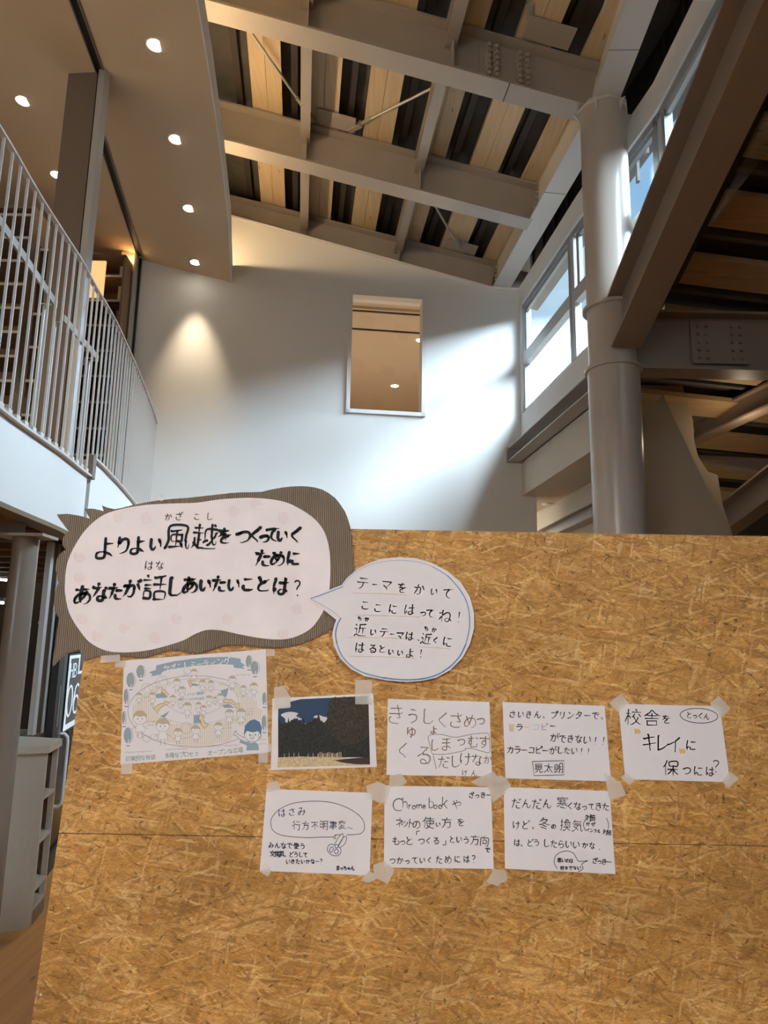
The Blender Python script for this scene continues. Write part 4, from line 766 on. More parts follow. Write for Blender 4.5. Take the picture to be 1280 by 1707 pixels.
26126: [[12,49,37,49],[53,51,89,51],[53,27,89,27],[12,21,37,21,37,74,36,75,12,75,12,74,12,13],[43,2,49,14,53,26,53,75,88,75,89,75,89,6,88,5,88,-1,86,-4,75,-5,73,-3,71,-3,70,0]],
26179: [[50,48,50,25],[37,24,36,15,31,7,28,3,25,2,22,0,19,-1,19,-2,12,-4,7,-2],[61,24,61,0,62,-3,67,-4,89,-3,92,3,90,8],[18,63,82,63],[22,41,27,33,28,33,28,25],[78,49,78,40,71,32,71,25],[78,49,51,49,50,48,48,49,19,49,18,50,18,76,19,77,81,77,82,75,82,50,78,49],[10,25,36,25,37,24,37,25,59,25,61,24,62,25,90,25]],
26391: [[60,52,87,52],[28,78,30,69],[12,51,45,51],[60,28,87,28],[13,2,21,3,26,5,26,6,32,8,32,8,39,10],[52,-5,52,-1,56,8,58,14,58,18,59,18,59,26,60,27,60,75,87,75,87,0,86,-3,81,-3,80,-4,77,-4,73,-1],[12,34,44,34,45,35,45,67,44,68,31,68,30,69,29,68,12,68,12,3,13,2],[34,24,37,17,37,17,38,12,39,10,41,10,43,5]],
26657: [[46,42,49,39,53,38,54,32,55,32,55,30,56,30,59,24,66,17],[21,46,28,43,33,34,34,34,34,30],[78,55,87,44,89,41],[21,43,16,40,13,30,12,30,11,24,10,24,10,22,7,18,7,11],[66,14,70,11,75,6,78,5,80,2,89,-2,91,-1],[61,81,62,81,66,76,66,75,67,75,66,66],[44,66,91,66],[11,58,34,58],[22,80,21,42,22,42,22,-4],[55,56,51,49,47,45,46,42,45,42,42,39],[78,37,75,28,74,28,74,26,72,25,72,23,66,17,66,14,55,4,53,3,52,1,50,1,49,0,47,0,45,-3,40,-3,39,-2]],
27096: [[21,42,20,42,16,39,12,27,12,27,12,25,11,25,11,24,10,24,10,22,7,18,7,14],[44,31,47,29,47,27,50,25,51,23],[21,43,24,43,24,42,28,42,29,40,34,32,35,32,34,30],[81,80,78,74,78,68],[39,3,41,3,41,4,56,12],[48,81,51,81,53,79,55,72,55,68],[41,42,92,42],[45,55,88,55],[9,58,34,58],[89,30,80,21,79,18,80,17,78,17,78,17],[22,80,22,49,21,48,21,42,22,42,22,-4],[66,67,66,30,67,29,67,24,66,23,66,-2,65,-4,57,-5],[43,68,65,68,66,67,67,68,90,68],[78,18,77,16,78,13,85,6,90,1,95,2],[77,18,79,19],[67,24,72,22,75,18,78,17]],
27671: [[28,56,79,56],[17,42,74,42,75,41,76,17,77,17,78,8,80,0,84,-3,90,-3,92,-1,93,3,93,8,91,11],[56,33,53,33,53,31,52,30,52,28,50,27,49,25,45,20,43,16],[10,-3,14,-4,14,-3,18,-2,19,0,22,0,28,6,31,7,40,16],[27,71,27,70,88,70],[28,80,27,71,23,69,20,63,15,55,10,50],[20,28,24,27,24,26,31,23,31,22,33,22,37,18,38,18,40,16,43,16,45,12,53,7,59,1]],
30340: [[61,41,70,25,71,25,71,24],[27,80,24,72,23,65],[59,65,87,65,88,64,88,36,87,35,87,22,87,21,86,7,85,7,82,-1,80,-1,80,-2,67,-3,66,-2],[12,37,40,37],[12,6,40,6,40,64,39,65,12,65,12,64,12,-1],[66,83,62,78,59,65,56,63,51,50]],
31574: [[20,80,20,72],[28,71,30,62],[70,71,71,65,73,63,73,61,75,61],[18,18,18,36,19,37,82,37,83,36,83,20,82,18,74,17,72,19,70,19],[10,51,89,51],[59,73,59,72,69,72,70,71,71,72,90,72],[10,0,12,0,18,1,20,3,28,7,38,13,44,18,49,20,58,17,64,12,77,5,78,5,78,4,80,4,80,3,88,0,95,2],[10,62,17,72,27,72,28,71,29,72,45,72,47,69,50,68,51,67],[64,83,60,81,59,73,54,71,54,69,51,67,50,63,50,58,51,57,51,-4]],
33294: [[24,-1,77,-1],[24,-1,24,20,25,21,75,21,77,19,77,-1],[23,58,24,58,24,56,27,52,73,52,77,56,78,58],[12,35,87,35],[50,60,50,35],[9,51,18,55,20,58,23,58,23,59,28,62,34,67,38,70,45,78,47,80,53,79,62,70,73,61,75,61,75,60,80,58,80,57,82,57,82,56,89,52,94,53]],
34892: [[8,32,13,35,15,38,21,40],[47,74,88,74],[27,79,19,69,13,66,12,63,9,62],[77,46,77,4,76,3,76,-1,73,-4,64,-4,63,-5,59,-4],[43,46,92,46],[30,57,28,52,23,47,21,41,22,40,22,-4]],
35441: [[20,80,24,73],[51,0,87,0],[7,64,37,64],[12,50,35,50],[12,37,35,37],[51,0,51,25,87,25,87,0],[47,50,92,50],[69,74,69,25],[12,1,35,1,35,24,34,25,12,25,12,-4],[46,74,48,72,53,72,64,75,69,74,70,75,80,77,84,79,85,78]],
36234: [[62,9,69,14,74,20,78,21],[93,52,89,50,88,44,86,38,85,38,85,36,84,36,84,34,83,34,83,33,78,31],[28,28,42,28],[83,80,87,76,88,73],[92,63,53,63,53,24],[28,49,28,8,28,7],[12,68,42,68],[27,80,27,49],[8,49,44,49],[13,34,13,22,12,21,13,17,12,15,10,5,9,5,7,-2],[13,17,18,15,19,12,23,8,28,7,28,3,31,2,31,1,38,0,51,-1,52,-2,90,-2,95,1],[50,20,53,24,59,25,62,26,62,27,64,27,64,28,66,28],[72,80,72,63,73,63,73,56,74,55,75,38,76,37,76,33,78,31,78,29,78,21,79,20,82,14,85,11,89,11,92,13,93,16,93,24]],
36817: [[13,77,17,75,24,66],[73,50,73,12],[9,44,21,44,22,43,22,9],[45,51,46,50,91,50],[89,79,84,80,66,76,46,75,45,74,45,51,45,50,44,32,40,19,37,14],[9,-3,9,0,14,6,21,9,27,8,31,4,38,1,38,0,47,0,48,-1,68,-2,69,-1,90,-1,91,0]],
39080: [[9,-2,10,1,12,4,18,24,18,31,19,32,19,75,80,75,80,41,81,40,81,25,82,24,82,16,83,16,83,8,84,8,85,1,88,-2,92,-2,95,7,93,12],[28,61,30,59,37,59,37,60,59,62,64,64,68,63],[49,25,67,25,67,45,66,46,31,46,31,25,49,25],[49,61,49,5],[26,3,68,6],[65,16,66,13,67,13,68,6,70,6,71,4,73,0]],
65281: [[25,69,25,27]],
65311: [[11,67,12,67,13,69,20,72,29,72,37,69,40,65,41,61,40,52,32,42,27,37,27,35,26,35,26,33,24,32,24,27]],
}
# ------------------------------------------------------------------ upstairs room
pp = sempty('partition_post', ld(-1.6, 4.66, 2.6), 'brown panel and pale post between the sliding tracks', 'post')
a, b = Vector((-2.335, 4.525, 0)), Vector((-2.085, 4.455, 0)); t = (b - a).normalized(); n_ = t.cross(ZV); c = (a + b) / 2
obj('panel', M().box(c + ZV * 4.06, t * .125, n_ * .02, ZV * 1.46), BROWNM, pp)
c = b + t * .012; obj('gasket', M().box(c + ZV * 4.02, t * .011, n_ * .02, ZV * 1.42), BLACK, pp)
c = b + t * .052; obj('post', M().box(c + ZV * 4.0 - n_ * -.015, t * .026, n_ * .03, ZV * 1.435), ALUL, pp)
bk = sempty('jamb', ld(-1.9, 7.2, 2.6), 'pale jamb with a black gasket where the far track meets the white wall', 'jamb')
obj('gasket', M().lbx(-1.852, -1.832, 7.30, 7.334, 2.6, 5.49), BLACK, bk)
obj('jamb_board', M().lbx(-2.02, -1.875, 7.22, 7.40, 2.6, 5.51), CREAM, bk); obj('jamb_edge', M().lbx(-1.875, -1.855, 7.19, 7.34, 2.6, 5.49), ALUL, bk)
def shelf_unit(x0, x1, y0, y1, z0, z1, step, label, cols=()):
    t = thing('bookshelf', ((x0 + x1) / 2, y0, z0), label, 'shelf')
    obj('back_panel', M().bx(x0, x1, y1 - .012, y1, z0, z1), SHELFW, t)
    for x in (x0, x1 - .022): obj('side_panel', M().bx(x, x + .022, y0, y1 - .012, z0, z1), SHELFW, t)
    for x in cols: obj('divider', M().bx(x, x + .02, y0 + .005, y1 - .012, z0, z1), SHELFW, t)
    z = z0 + .08
    while z < z1 - .03:
        obj('shelf', M().bx(x0 + .022, x1 - .022, y0, y1 - .012, z, z + .02), LAMI if False else SHELFW, t); obj('shelf_lip', M().bx(x0 + .022, x1 - .022, y0 - .004, y0, z - .002, z + .022), LAMI, t); z += step
    obj('top_panel', M().bx(x0, x1, y0, y1, z1 - .022, z1), SHELFW, t)
    return t
shelf_unit(-4.6, -3.06, 5.6, 5.95, 2.6, 5.14, .215, 'tall dark wooden bookshelf upstairs behind the near railing', (-3.9,))
shelf_unit(-3.05, -2.78, 5.7, 6.05, 2.6, 4.82, .30, 'narrow lower shelf unit at the right side of the tall bookshelf')
shelf_unit(-3.25, -2.70, 6.75, 7.10, 2.6, 5.36, .27, 'distant dark bookshelf upstairs right of the pale post')
light('shelf_wash', 'POINT', (-2.72, 6.95, 5.42), 2.2, (1, .55, .2), shadow_soft_size=.06)
light('upstairs_lamp', 'POINT', (-3.4, 3.4, 3.4), 34, (1, .78, .52), shadow_soft_size=1.0)
pl_ = tag(obj('wall_light_panel', M().bx(-3.02, -2.88, 6.70, 6.72, 4.86, 5.26), mat('glowing_panel', (1, .8, .5, 1), .5, emit=(1, .60, .25, 1), estr=.9)), 'small glowing amber panel beyond the tall bookshelf', 'light')

# ------------------------------------------------------------------ under the gallery
lc = thing('slim_column', (-1.87, 3.68, 0), 'slim shiny steel column under the gallery at the left edge', 'column'); lc['kind'] = 'thing'
cp = at(33, 1000, 3.68); cp = Vector((cp.x, 3.68, 0))
obj('shaft', M().tube([cp, cp + ZV * 2.0], .064, 40), mat('shiny_column_paint', (.27, .225, .185, 1), .16), lc, True)
obj('head_plate', M().bx(cp.x - .14, cp.x + .12, 3.60, 3.78, 1.985, 2.0), STEEL, lc)
tbeam('gallery_beam', (-3.4, 3.64, 2.0), (-1.90, 3.74, 2.0), .10, .16, 'brown beam resting on the slim column head under the gallery', mt=mat('tan_beam_paint', (.34, .25, .17, 1), .5))
# counter cabinet
A_ = Vector((-1.79, 4.02, 0)); B_ = Vector((-1.838, 4.275, 0)); C_ = Vector((-2.16, 4.36, 0)); D_ = Vector((-2.10, 3.80, 0))
cab = thing('counter_cabinet', A_, 'pale laminate counter cabinet with open shelves on its right side', 'cabinet')
def quad(z0, z1, ins=0.0, pts=(A_, B_, C_, D_)):
    c = sum(pts, Vector()) / 4; P_ = [p + (c - p).normalized() * ins for p in pts]
    return M().prism([p + ZV * z0 for p in P_], ZV * (z1 - z0))
obj('countertop', quad(.865, .905, -.015), LAM2, cab)
def wallseg(p, q, th, z0, z1):
    t = (q - p).normalized(); n = Vector((-t.y, t.x, 0)); return M().prism([p + ZV * z0, q + ZV * z0, q + n * th + ZV * z0, p + n * th + ZV * z0], ZV * (z1 - z0))
obj('front_panel', wallseg(D_, A_, .02, 0, .865), LAM2, cab)
obj('back_panel', wallseg(B_, C_, .02, 0, .865), SHELFW, cab); obj('side_panel', wallseg(C_, D_, .02, 0, .865), LAM2, cab)
obj('corner_stile', wallseg(A_, A_ + (B_ - A_) * .09, .03, 0, .865), LAM2, cab); obj('rear_stile', wallseg(B_ - (B_ - A_) * .08, B_, .03, 0, .865), LAM2, cab)
obj('plinth', wallseg(A_, B_, .03, 0, .07), SHELFW, cab); obj('divider', wallseg(A_ + (C_ - B_) * .75 + (B_ - A_) * .03, B_ + (C_ - B_) * .75, .012, .07, .865), SHELFW, cab)
for z in (.07, .165, .40, .62):
    q = [A_ + (B_ - A_) * .03, B_ - (B_ - A_) * .02, B_ + (C_ - B_) * .75, A_ + (C_ - B_) * .75]
    obj('shelf', M().prism([p + ZV * z for p in q], ZV * .018), LAM2, cab)
# peg holes
m = M()
for z in [.45 + .03 * i for i in range(5)] + [.68 + .03 * i for i in range(5)]:
    p = B_ - (B_ - A_) * .10 + (C_ - B_) * .10 + ZV * z; m.tube([p, p - (B_ - A_).normalized() * .004], .003, 6)
o = obj('peg_hole', m, BLACK, cab); o['kind'] = 'stuff'
for i, (f, w_, h_, c) in enumerate([(.22, .02, .15, (.10, .12, .16, 1)), (.34, .014, .17, (.35, .33, .30, 1)), (.42, .02, .13, (.16, .10, .08, 1))]):
    p = A_ + (B_ - A_) * f + (C_ - B_) * .14 + ZV * .418; t = (B_ - A_).normalized(); n = (C_ - B_).normalized()
    tag(obj('book', M().box(p + ZV * h_ / 2 + n * .05, t * w_ / 2, n * .05, ZV * h_ / 2), mat('book_cover_%d' % i, c, .5)), ['navy book nearest the corner on the cabinet middle shelf', 'pale grey middle book of three on the cabinet middle shelf', 'dark brown book farthest in on the cabinet middle shelf'][i], 'book', 'books on the cabinet shelf')
# glazed partition with posts
gp = sempty('door_1', (-2.07, 4.75, 0), 'dark glazed partition and door under the gallery', 'door')
GD = Vector((-.2306, .9730, 0)); KG = 1.15; G0 = Vector((-2.07, 4.75, 0))
def gpt(s, z=0): return G0 + GD * s * KG + ZV * max(0, min(2.06, 1.48 + (z - 1.48) * KG))
GN = GD.cross(ZV)
def gbox(s0, s1, z0, z1, off, th):
    a, b = gpt(s0, z0), gpt(s1, z1); c = (a + b) / 2 + GN * off
    return M().box(c, GD * (s1 - s0) * KG / 2, GN * th, ZV * (b.z - a.z) / 2)
def gbar(s0, s1, z0, z1, th=.02, mt=BLACK, n='door_frame', off=0): return obj(n, gbox(s0, s1, z0, z1, off, th), mt, gp)
gbar(-.20, -.05, 0, 2.06); gbar(-.045, .045, 0, 2.06, .018, mat('green_grey_metal', (.08, .10, .10, 1), .4)); gbar(.05, 1.3, 1.93, 2.06); gbar(.05, 1.3, .2, .30); gbar(1.25, 1.3, 0, 2.06)
gbar(.05, 1.25, .3, 1.93, .004, GLASSD, 'pane')
obj('lock', gbox(-.13, -.11, 1.0, 1.22, .022, .003), ALU, gp)
for sd, nm in ((1, 'handle'), (-1, 'inner_handle')):
    pts = [gpt(.03 if sd > 0 else -.06, z) + GN * o_ * sd for (o_, z) in ((.0, .945), (.045, .945), (.062, .93), (.066, .90), (.066, .60), (.062, .575), (.045, .56), (0, .56))]
    obj(nm, M().tube(pts, .011, 12), mat('white_handle_%d' % sd, (.78, .80, .82, 1), .3), gp, True)
# panel sign on the partition
sg = thing('door_sign', gpt(.12, 1.2) + GN * .03, 'black door sign with white outline reading HB 06', 'sign')
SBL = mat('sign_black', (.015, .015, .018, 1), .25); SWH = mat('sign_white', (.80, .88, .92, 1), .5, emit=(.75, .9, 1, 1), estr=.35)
so = .024
def sbox(s0, s1, z0, z1, mt, n, o0=so, th=.003): return obj(n, gbox(s0, s1, z0, z1, o0, th), mt, sg)
sbox(.045, 1.0, .945, 1.385, SBL, 'backing')
for (a, b, c, d) in ((.055, .10, .955, 1.375), (.055, .40, 1.357, 1.375), (.37, .40, 1.27, 1.375), (.37, .95, 1.258, 1.274), (.055, .95, .955, .985), (.92, .95, .955, 1.274)): sbox(a, b, c, d, SWH, 'outline', so + .004, .001)

for i, (x0, y0, x1, y1) in enumerate([(-40, 963, 11, 967), (70, 1063, 99, 1065), (-30, 1003, 6, 1005)]):
    a, b = at(x0, y0, 6.5), at(x1, y1, 6.5); t = thing('tube_lamp', (a + b) / 2, ['fluorescent tube left of the slim column, upper one', 'fluorescent tube seen between dark posts and cardboard', 'fluorescent tube left of the slim column, lower one'][i], 'light', 'tube lamps in the dark room')
    obj('tube', M().tube([a, b], .012, 10), LEDW, t); obj('hanger', M().tube([(a + b) / 2 + ZV * .04, Vector((((a + b) / 2).x, ((a + b) / 2).y, 2.12))], .005, 6), ALU, t); obj('housing', M().bx(min(a.x, b.x), max(a.x, b.x), 6.49, 6.55, a.z + .012, a.z + .04), ALU, t)
# dark posts rising from the counter
for i, (px, w) in enumerate([(57, .028), (68, .05), (84, .06)]):
    a = at(px, 1150, 4.40 + .1 * i); po = tag(obj('window_post', M().bx(a.x - w / 2, a.x + w / 2, a.y, a.y + .05, .905 if i < 2 else 0, 2.06), ALUL if i == 0 else BROWNM), ['pale thin post just right of the slim column', 'brown post standing on the counter, the middle of three', 'widest brown post, nearest the cardboard edge'][i], 'post')
    po['kind'] = 'thing'; obj('edge_trim', M().bx(a.x + w / 2, a.x + w / 2 + .006, a.y - .004, a.y + .03, .905 if i < 2 else 0, 2.06), ALUL, po)
a = at(78, 1052, 5.4); tbeam('transom_beam', at(72, 1040, 5.4), at(135, 1062, 5.0), .10, .08, 'pale cross bar between the dark posts and the cardboard', mt=LAMI)
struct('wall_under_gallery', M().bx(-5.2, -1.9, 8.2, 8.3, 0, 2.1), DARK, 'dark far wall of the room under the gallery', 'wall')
# small white box with papers on a far table
a = at(84, 1218, 5.6)
tb = thing('side_table', (a.x, 5.75, 0), 'small dark table in the room behind the glass door', 'table')
obj('tabletop', M().bx(a.x - .4, a.x + .25, 5.5, 5.95, a.z - .06, a.z - .035), SHELFW, tb)
for dx in (-.37, .22):
    for dy in (5.53, 5.92): obj('leg', M().bx(a.x + dx - .015, a.x + dx + .015, dy - .015, dy + .015, 0, a.z - .06), DARK, tb)
bxm = thing('paper_tray', (a.x, 5.6, a.z - .03), 'grey tray of leaflets on the dark table behind the door', 'tray')
obj('tray', M().bx(a.x - .09, a.x + .08, 5.55, 5.75, a.z - .035, a.z - .01).bx(a.x - .09, a.x + .08, 5.73, 5.75, a.z - .01, a.z + .10), mat('tray_grey', (.40, .42, .43, 1), .5), bxm)
obj('leaflet', M().bx(a.x - .02, a.x + .07, 5.56, 5.70, a.z - .01, a.z + .02), mat('leaflet_blue', (.20, .27, .40, 1), .5), bxm)
obj('leaflet', M().bx(a.x - .085, a.x - .03, 5.60, 5.66, a.z - .01, a.z + .07), PAPER, bxm)

# ------------------------------------------------------------------ strand board partition
YB = 2.150; PXM = 2.12 / FPX
bd = thing('partition_board', (.3, YB, 0), 'large strand board partition covered with taped notes', 'partition')
zt = at(800, 885.5, YB).z; zsm = at(700, 1400, YB).z
xl = lambda z: at(139.5, 1098, YB).x + (z - at(139.5, 1098, YB).z) * (at(52, 1707, YB).x - at(139.5, 1098, YB).x) / (at(52, 1707, YB).z - at(139.5, 1098, YB).z)
XR = 1.80
def panel(z0, z1): return M().prism([(xl(z0), YB, z0), (XR, YB, z0), (XR, YB, z1), (xl(z1), YB, z1)], (0, .012, 0))
obj('panel', panel(zsm + .0012, zt), OSB, bd, bevel=.0006); obj('panel', panel(.09, zsm - .0012), OSB, bd, bevel=.0006)
for x in (-.80, .45, 1.70): obj('stud', M().bx(x, x + .04, YB + .012, YB + .10, 0, zt - .01), PINE, bd)
for z in (.05, zsm - .045, zt - .05): obj('rail', M().bx(-.84, 1.75, YB + .0125, YB + .05, z, z + .04), PINE, bd)
for x in (-.80, .45, 1.70): obj('foot', M().bx(x - .02, x + .06, YB - .0, YB + .45, 0, .04), PINE, bd)
SCREW = mat('zinc_screw', (.6, .62, .65, 1), .3, metal=.8)
for (px, py) in ((111, 1378), (106, 1407), (68, 1658), (1078, 1358), (700, 1378), (1130, 1365), (1262, 1372)):
    p = at(px, py, YB); obj('screw', M().tube([p, p - Vector((0, .0008, 0))], .0035, 12), SCREW, bd)

# ------------------------------------------------------------------ paper, card, handwriting
def P3(px, py, y): return at(px, py, y)
class Draw:
    def __init__(s, y, ox=0, oy=0, sc=1.0): s.y = y; s.ox = ox; s.oy = oy; s.sc = sc; s.m = {}
    def pt(s, x, y): return (s.ox + x / s.sc, s.oy + y / s.sc)
    def get(s, mt): return s.m.setdefault(mt.name, (mt, M()))[1]
    def stroke(s, pts, w, mt, smooth=True, closed=False, taper=0.0, raw=False, jit=0.0, dy=0.0):
        # w: width in photo pixels; scalar or list
        if mt in (PEN, NAVY): w = (w[0] * 1.3, w[1] * 1.3) if isinstance(w, tuple) else w * 1.25
        P = [p if raw else s.pt(*p) for p in pts]
        if smooth and len(P) > 2: P = crs(P, 5, closed)
        elif closed: P = P + [P[0]]
        if closed and smooth: P.append(P[0])
        Q = [at(x, y, s.y - dy) for x, y in P]; m = s.get(mt); n = len(Q); L = []
        for i, q in enumerate(Q):
            a = Q[max(i - 1, 0)]; b = Q[min(i + 1, n - 1)]; t = (b - a)
            if t.length < 1e-7: t = Vector((1, 0, 0))
            t.normalize(); nr = Vector((-t.z, 0, t.x)); f = i / max(1, n - 1)
            ww = (w[0] + (w[1] - w[0]) * f if isinstance(w, tuple) else w) * PXM / 2
            if taper: ww *= 1 - taper * max(0, (f - .55) / .45) ** 1.3
            ww *= 1 + jit * random.uniform(-1, 1)
            L.append((q + nr * ww, q - nr * ww))
        if not closed:                               # blunt rounded ends
            t = (Q[1] - Q[0]).normalized(); r = (L[0][0] - L[0][1]).length / 2; L.insert(0, (L[0][0].lerp(Q[0], .55) - t * r * .8, L[0][1].lerp(Q[0], .55) - t * r * .8))
            t = (Q[-1] - Q[-2]).normalized(); r = (L[-1][0] - L[-1][1]).length / 2; L.append((L[-1][0].lerp(Q[-1], .55) + t * r * .8, L[-1][1].lerp(Q[-1], .55) + t * r * .8))
        b0 = len(m.v)
        for a, b in L: m.v += [a, b]
        for i in range(len(L) - 1): k = b0 + 2 * i; m.f.append((k, k + 1, k + 3, k + 2))
    def fill(s, pts, mt, smooth=False, dy=0.0, raw=False):
        P = [p if raw else s.pt(*p) for p in pts]
        if smooth: P = crs(P, 4, True)
        m = s.get(mt); b0 = len(m.v); m.v += [at(x, y, s.y - dy) for x, y in P]; m.f.append(tuple(range(b0, b0 + len(P))))
    def ell(s, cx, cy, rx, ry, mt, w=None, a0=0, a1=360, n=24, dy=0.0, rot=0):
        pts = []
        for i in range(n + (0 if a1 - a0 == 360 else 1)):
            a = radians(a0 + (a1 - a0) * i / n); x, y = rx * cos(a), ry * sin(a); r = radians(rot)
            pts.append((cx + x * cos(r) - y * sin(r), cy + x * sin(r) + y * cos(r)))
        if w is None: s.fill(pts, mt, dy=dy)
        else: s.stroke(pts, w, mt, smooth=False, closed=(a1 - a0 == 360), dy=dy)
    def glyph(s, ch, cx, cy, size, w, mt, ang=0.0, wx=1.0, shear=0.0, taper=.25, jit=.012):
        if ch not in GL: return
        x0 = .5; lat = ord(ch) < 256
        G = GL[ch]
        if lat: xs = [p[0] for st in G for p in st]; x0 = (min(xs) + max(xs)) / 2
        ca, sa = cos(ang), sin(ang); wr = random.uniform(-.04, .04); ca2, sa2 = cos(ang + wr), sin(ang + wr)
        for st in G:
            ox, oy = random.gauss(0, jit), random.gauss(0, jit); pts = []
            for (gx, gy) in st:
                u = (gx - x0) * wx + ox + shear * (gy - .38); v = -(gy - .38) + oy
                u += random.gauss(0, jit * .35); v += random.gauss(0, jit * .35)
                pts.append((cx + (u * ca2 - v * sa2) * size, cy + (u * sa2 + v * ca2) * size))
            if len(pts) == 2 and pts[0] == pts[1]: continue
            s.stroke(pts, (w * random.uniform(.95, 1.3), w * random.uniform(.6, .95)), mt, smooth=len(pts) > 2, taper=taper)
    def text(s, txt, a, b, size, w, mt, wx=.9, shear=0.0, jit=.014, var=.08):
        n = len(txt); ang = atan2(b[1] - a[1], b[0] - a[0]) if n > 1 else 0
        for i, ch in enumerate(txt):
            f = i / max(1, n - 1); cx, cy = a[0] + (b[0] - a[0]) * f, a[1] + (b[1] - a[1]) * f
            if ch == '、': s.stroke([(cx - size * .3, cy + size * .25), (cx - size * .18, cy + size * .4)], w, mt); continue
            if ch == ' ': continue
            k = .82 if ch in 'っゃゅょッィ' else 1
            if '\u3041' <= ch <= '\u3096': k *= .93
            sz = size * k * 1.07 * (1 + random.uniform(-var, var))
            s.glyph(ch, cx, cy + random.uniform(-.03, .03) * size + (.06 * size if k < .8 else 0), sz * 1.05, w, mt, ang, wx, shear, jit=jit)
    def emit(s, parent, name='handwriting', names=None):
        for k, (mt, m) in s.m.items():
            # order of creation is kept; every ink of one sheet is one part
            o = obj((names or {}).get(k, name), m, mt, parent); o['kind'] = 'stuff'
GL = {}
for code, strokes in GLYPHS.items():
    GL[chr(code)] = [[(q[j] / 100, q[j + 1] / 100) for j in range(0, len(q), 2)] for q in strokes]
for ch in '!！': GL[ch] = GL[ch] + [[(GL[ch][0][-1][0], .0), (GL[ch][0][-1][0] - .01, -.02)]]
for ch in '?？': GL[ch] = GL[ch] + [[(GL[ch][0][-1][0], .0), (GL[ch][0][-1][0] - .01, -.02)]]

def sheet_obj(name, quad_px, yf, mt, label, cat, group=None, th=.0004, curl=None):
    c = [at(x, y, yf) for x, y in quad_px]; nx, ny = 8, 6; m = M()
    def pos(u, v):
        p = c[0].lerp(c[1], u).lerp(c[3].lerp(c[2], u), v)
        if curl: p = p - Vector((0, curl(u, v), 0))
        return p
    for s_, off in ((0, 0), (1, th)):
        m.v += [pos(i / nx, j / ny) + Vector((0, off, 0)) for j in range(ny + 1) for i in range(nx + 1)]
    N_ = (nx + 1) * (ny + 1)
    for j in range(ny):
        for i in range(nx):
            a = j * (nx + 1) + i; m.f.append((a, a + nx + 1, a + nx + 2, a + 1)); a += N_; m.f.append((a, a + 1, a + nx + 2, a + nx + 1))
    rim = [i for i in range(nx + 1)] + [j * (nx + 1) + nx for j in range(1, ny + 1)] + [ny * (nx + 1) + i for i in range(nx - 1, -1, -1)] + [j * (nx + 1) for j in range(ny - 1, 0, -1)]
    for k in range(len(rim)): a, b = rim[k], rim[(k + 1) % len(rim)]; m.f.append((a, b, b + N_, a + N_))
    t = thing(name, (c[0] + c[2]) / 2, label, cat, group); obj('sheet', m, mt, t); return t
def tapes(parent, quads, y):
    for q in quads:
        obj('tape', M().prism([at(px, py, y) for px, py in q], (0, .00012, 0)), TAPE, parent)
def flat(name, outline_px, yf, th, mt, parent, smooth=True, k=4):
    P = crs(outline_px, k, True) if smooth else outline_px
    return obj(name, M().prism([at(x, y, yf) for x, y in P], (0, th, 0)), mt, parent)

# --- corrugated banner
YC = YB - .0045
bn = thing('cardboard_banner', at(340, 960, YC), 'big cloud-shaped corrugated cardboard banner with white paper and brush lettering', 'banner')
CO = [(94.3, 857.5), (112, 856.5), (132, 859.5), (149.8, 864.7), (140.7, 847.8), (156, 848), (173, 852), (169.8, 842.5), (180, 846.5), (191, 848.9), (205, 846), (221.5, 841.8), (243, 837.5), (265.3, 834), (290, 831.5), (313, 830), (340, 827), (365, 824.2), (385, 821.8), (404.7, 820.7), (420, 820.6), (436.6, 819.9), (452, 816), (468.5, 813), (484, 811), (500, 810.4), (512, 810.8), (524.3, 812.5), (537, 816), (548, 822), (559, 830.5), (568, 841.8), (575, 853), (580, 865.7), (583.5, 878), (586, 891.6), (588.5, 923.5), (592.8, 959), (592.5, 990), (586, 1015), (578, 1027), (568, 1036), (555, 1047), (540, 1056), (522, 1065), (504, 1072), (488, 1077), (472.5, 1079.5), (455, 1080), (436.6, 1078.9), (415, 1075.8), (392.8, 1074.9), (378, 1075.5), (365, 1078.9), (346, 1085), (329, 1090), (309, 1086.5), (289, 1082.9), (266, 1088), (243.4, 1096.8), (218, 1095), (193.6, 1092.8), (185.6, 1102.8), (175.7, 1092.8), (158, 1096), (141, 1101), (136, 1091), (131.8, 1082.5), (114, 1088.5), (103, 1096), (94, 1105), (88.6, 1111), (87.2, 1105), (89, 1092), (91.8, 1077.7), (93, 1064), (94.4, 1051.5), (96.7, 1041), (98.4, 1030), (94.5, 1025), (91.8, 1018.7), (89.3, 1004), (90, 995), (91.8, 987.5), (94.5, 979), (98.4, 971), (95.5, 965), (94.3, 958), (92.6, 949), (93, 940), (95, 931.5), (98.4, 925), (103.5, 920), (109.8, 916), (106.5, 913.5), (105, 910.5), (104, 904.5), (104.4, 899), (106, 894.5), (109, 890.8), (111.5, 888), (114.8, 885.9), (109.5, 879.5), (105, 872.8), (99, 865)]
flat('cardboard', CO, YC, .004, CARD, bn, False)
PO = [(45, 440), (55, 350), (90, 270), (140, 200), (210, 145), (300, 118), (400, 103), (520, 98), (600, 95), (690, 82), (800, 75), (900, 80), (980, 97), (1060, 140), (1110, 185), (1140, 240), (1155, 320), (1155, 420), (1145, 500), (1115, 570), (1070, 625), (1000, 660), (930, 668), (850, 660), (770, 645), (700, 630), (640, 628), (590, 645), (540, 672), (450, 700), (380, 715), (300, 722), (220, 715), (150, 680), (100, 620), (65, 560), (50, 500)]
S_ = 2.51
flat('white_paper', [(90 + x / S_, 800 + y / S_) for x, y in PO], YC - .0012, .0006, PAPERP, bn)
d = Draw(YC - .0020, 90, 800, S_)
ST = mat('faint_pink_print', (.70, .50, .47, 1), .8)
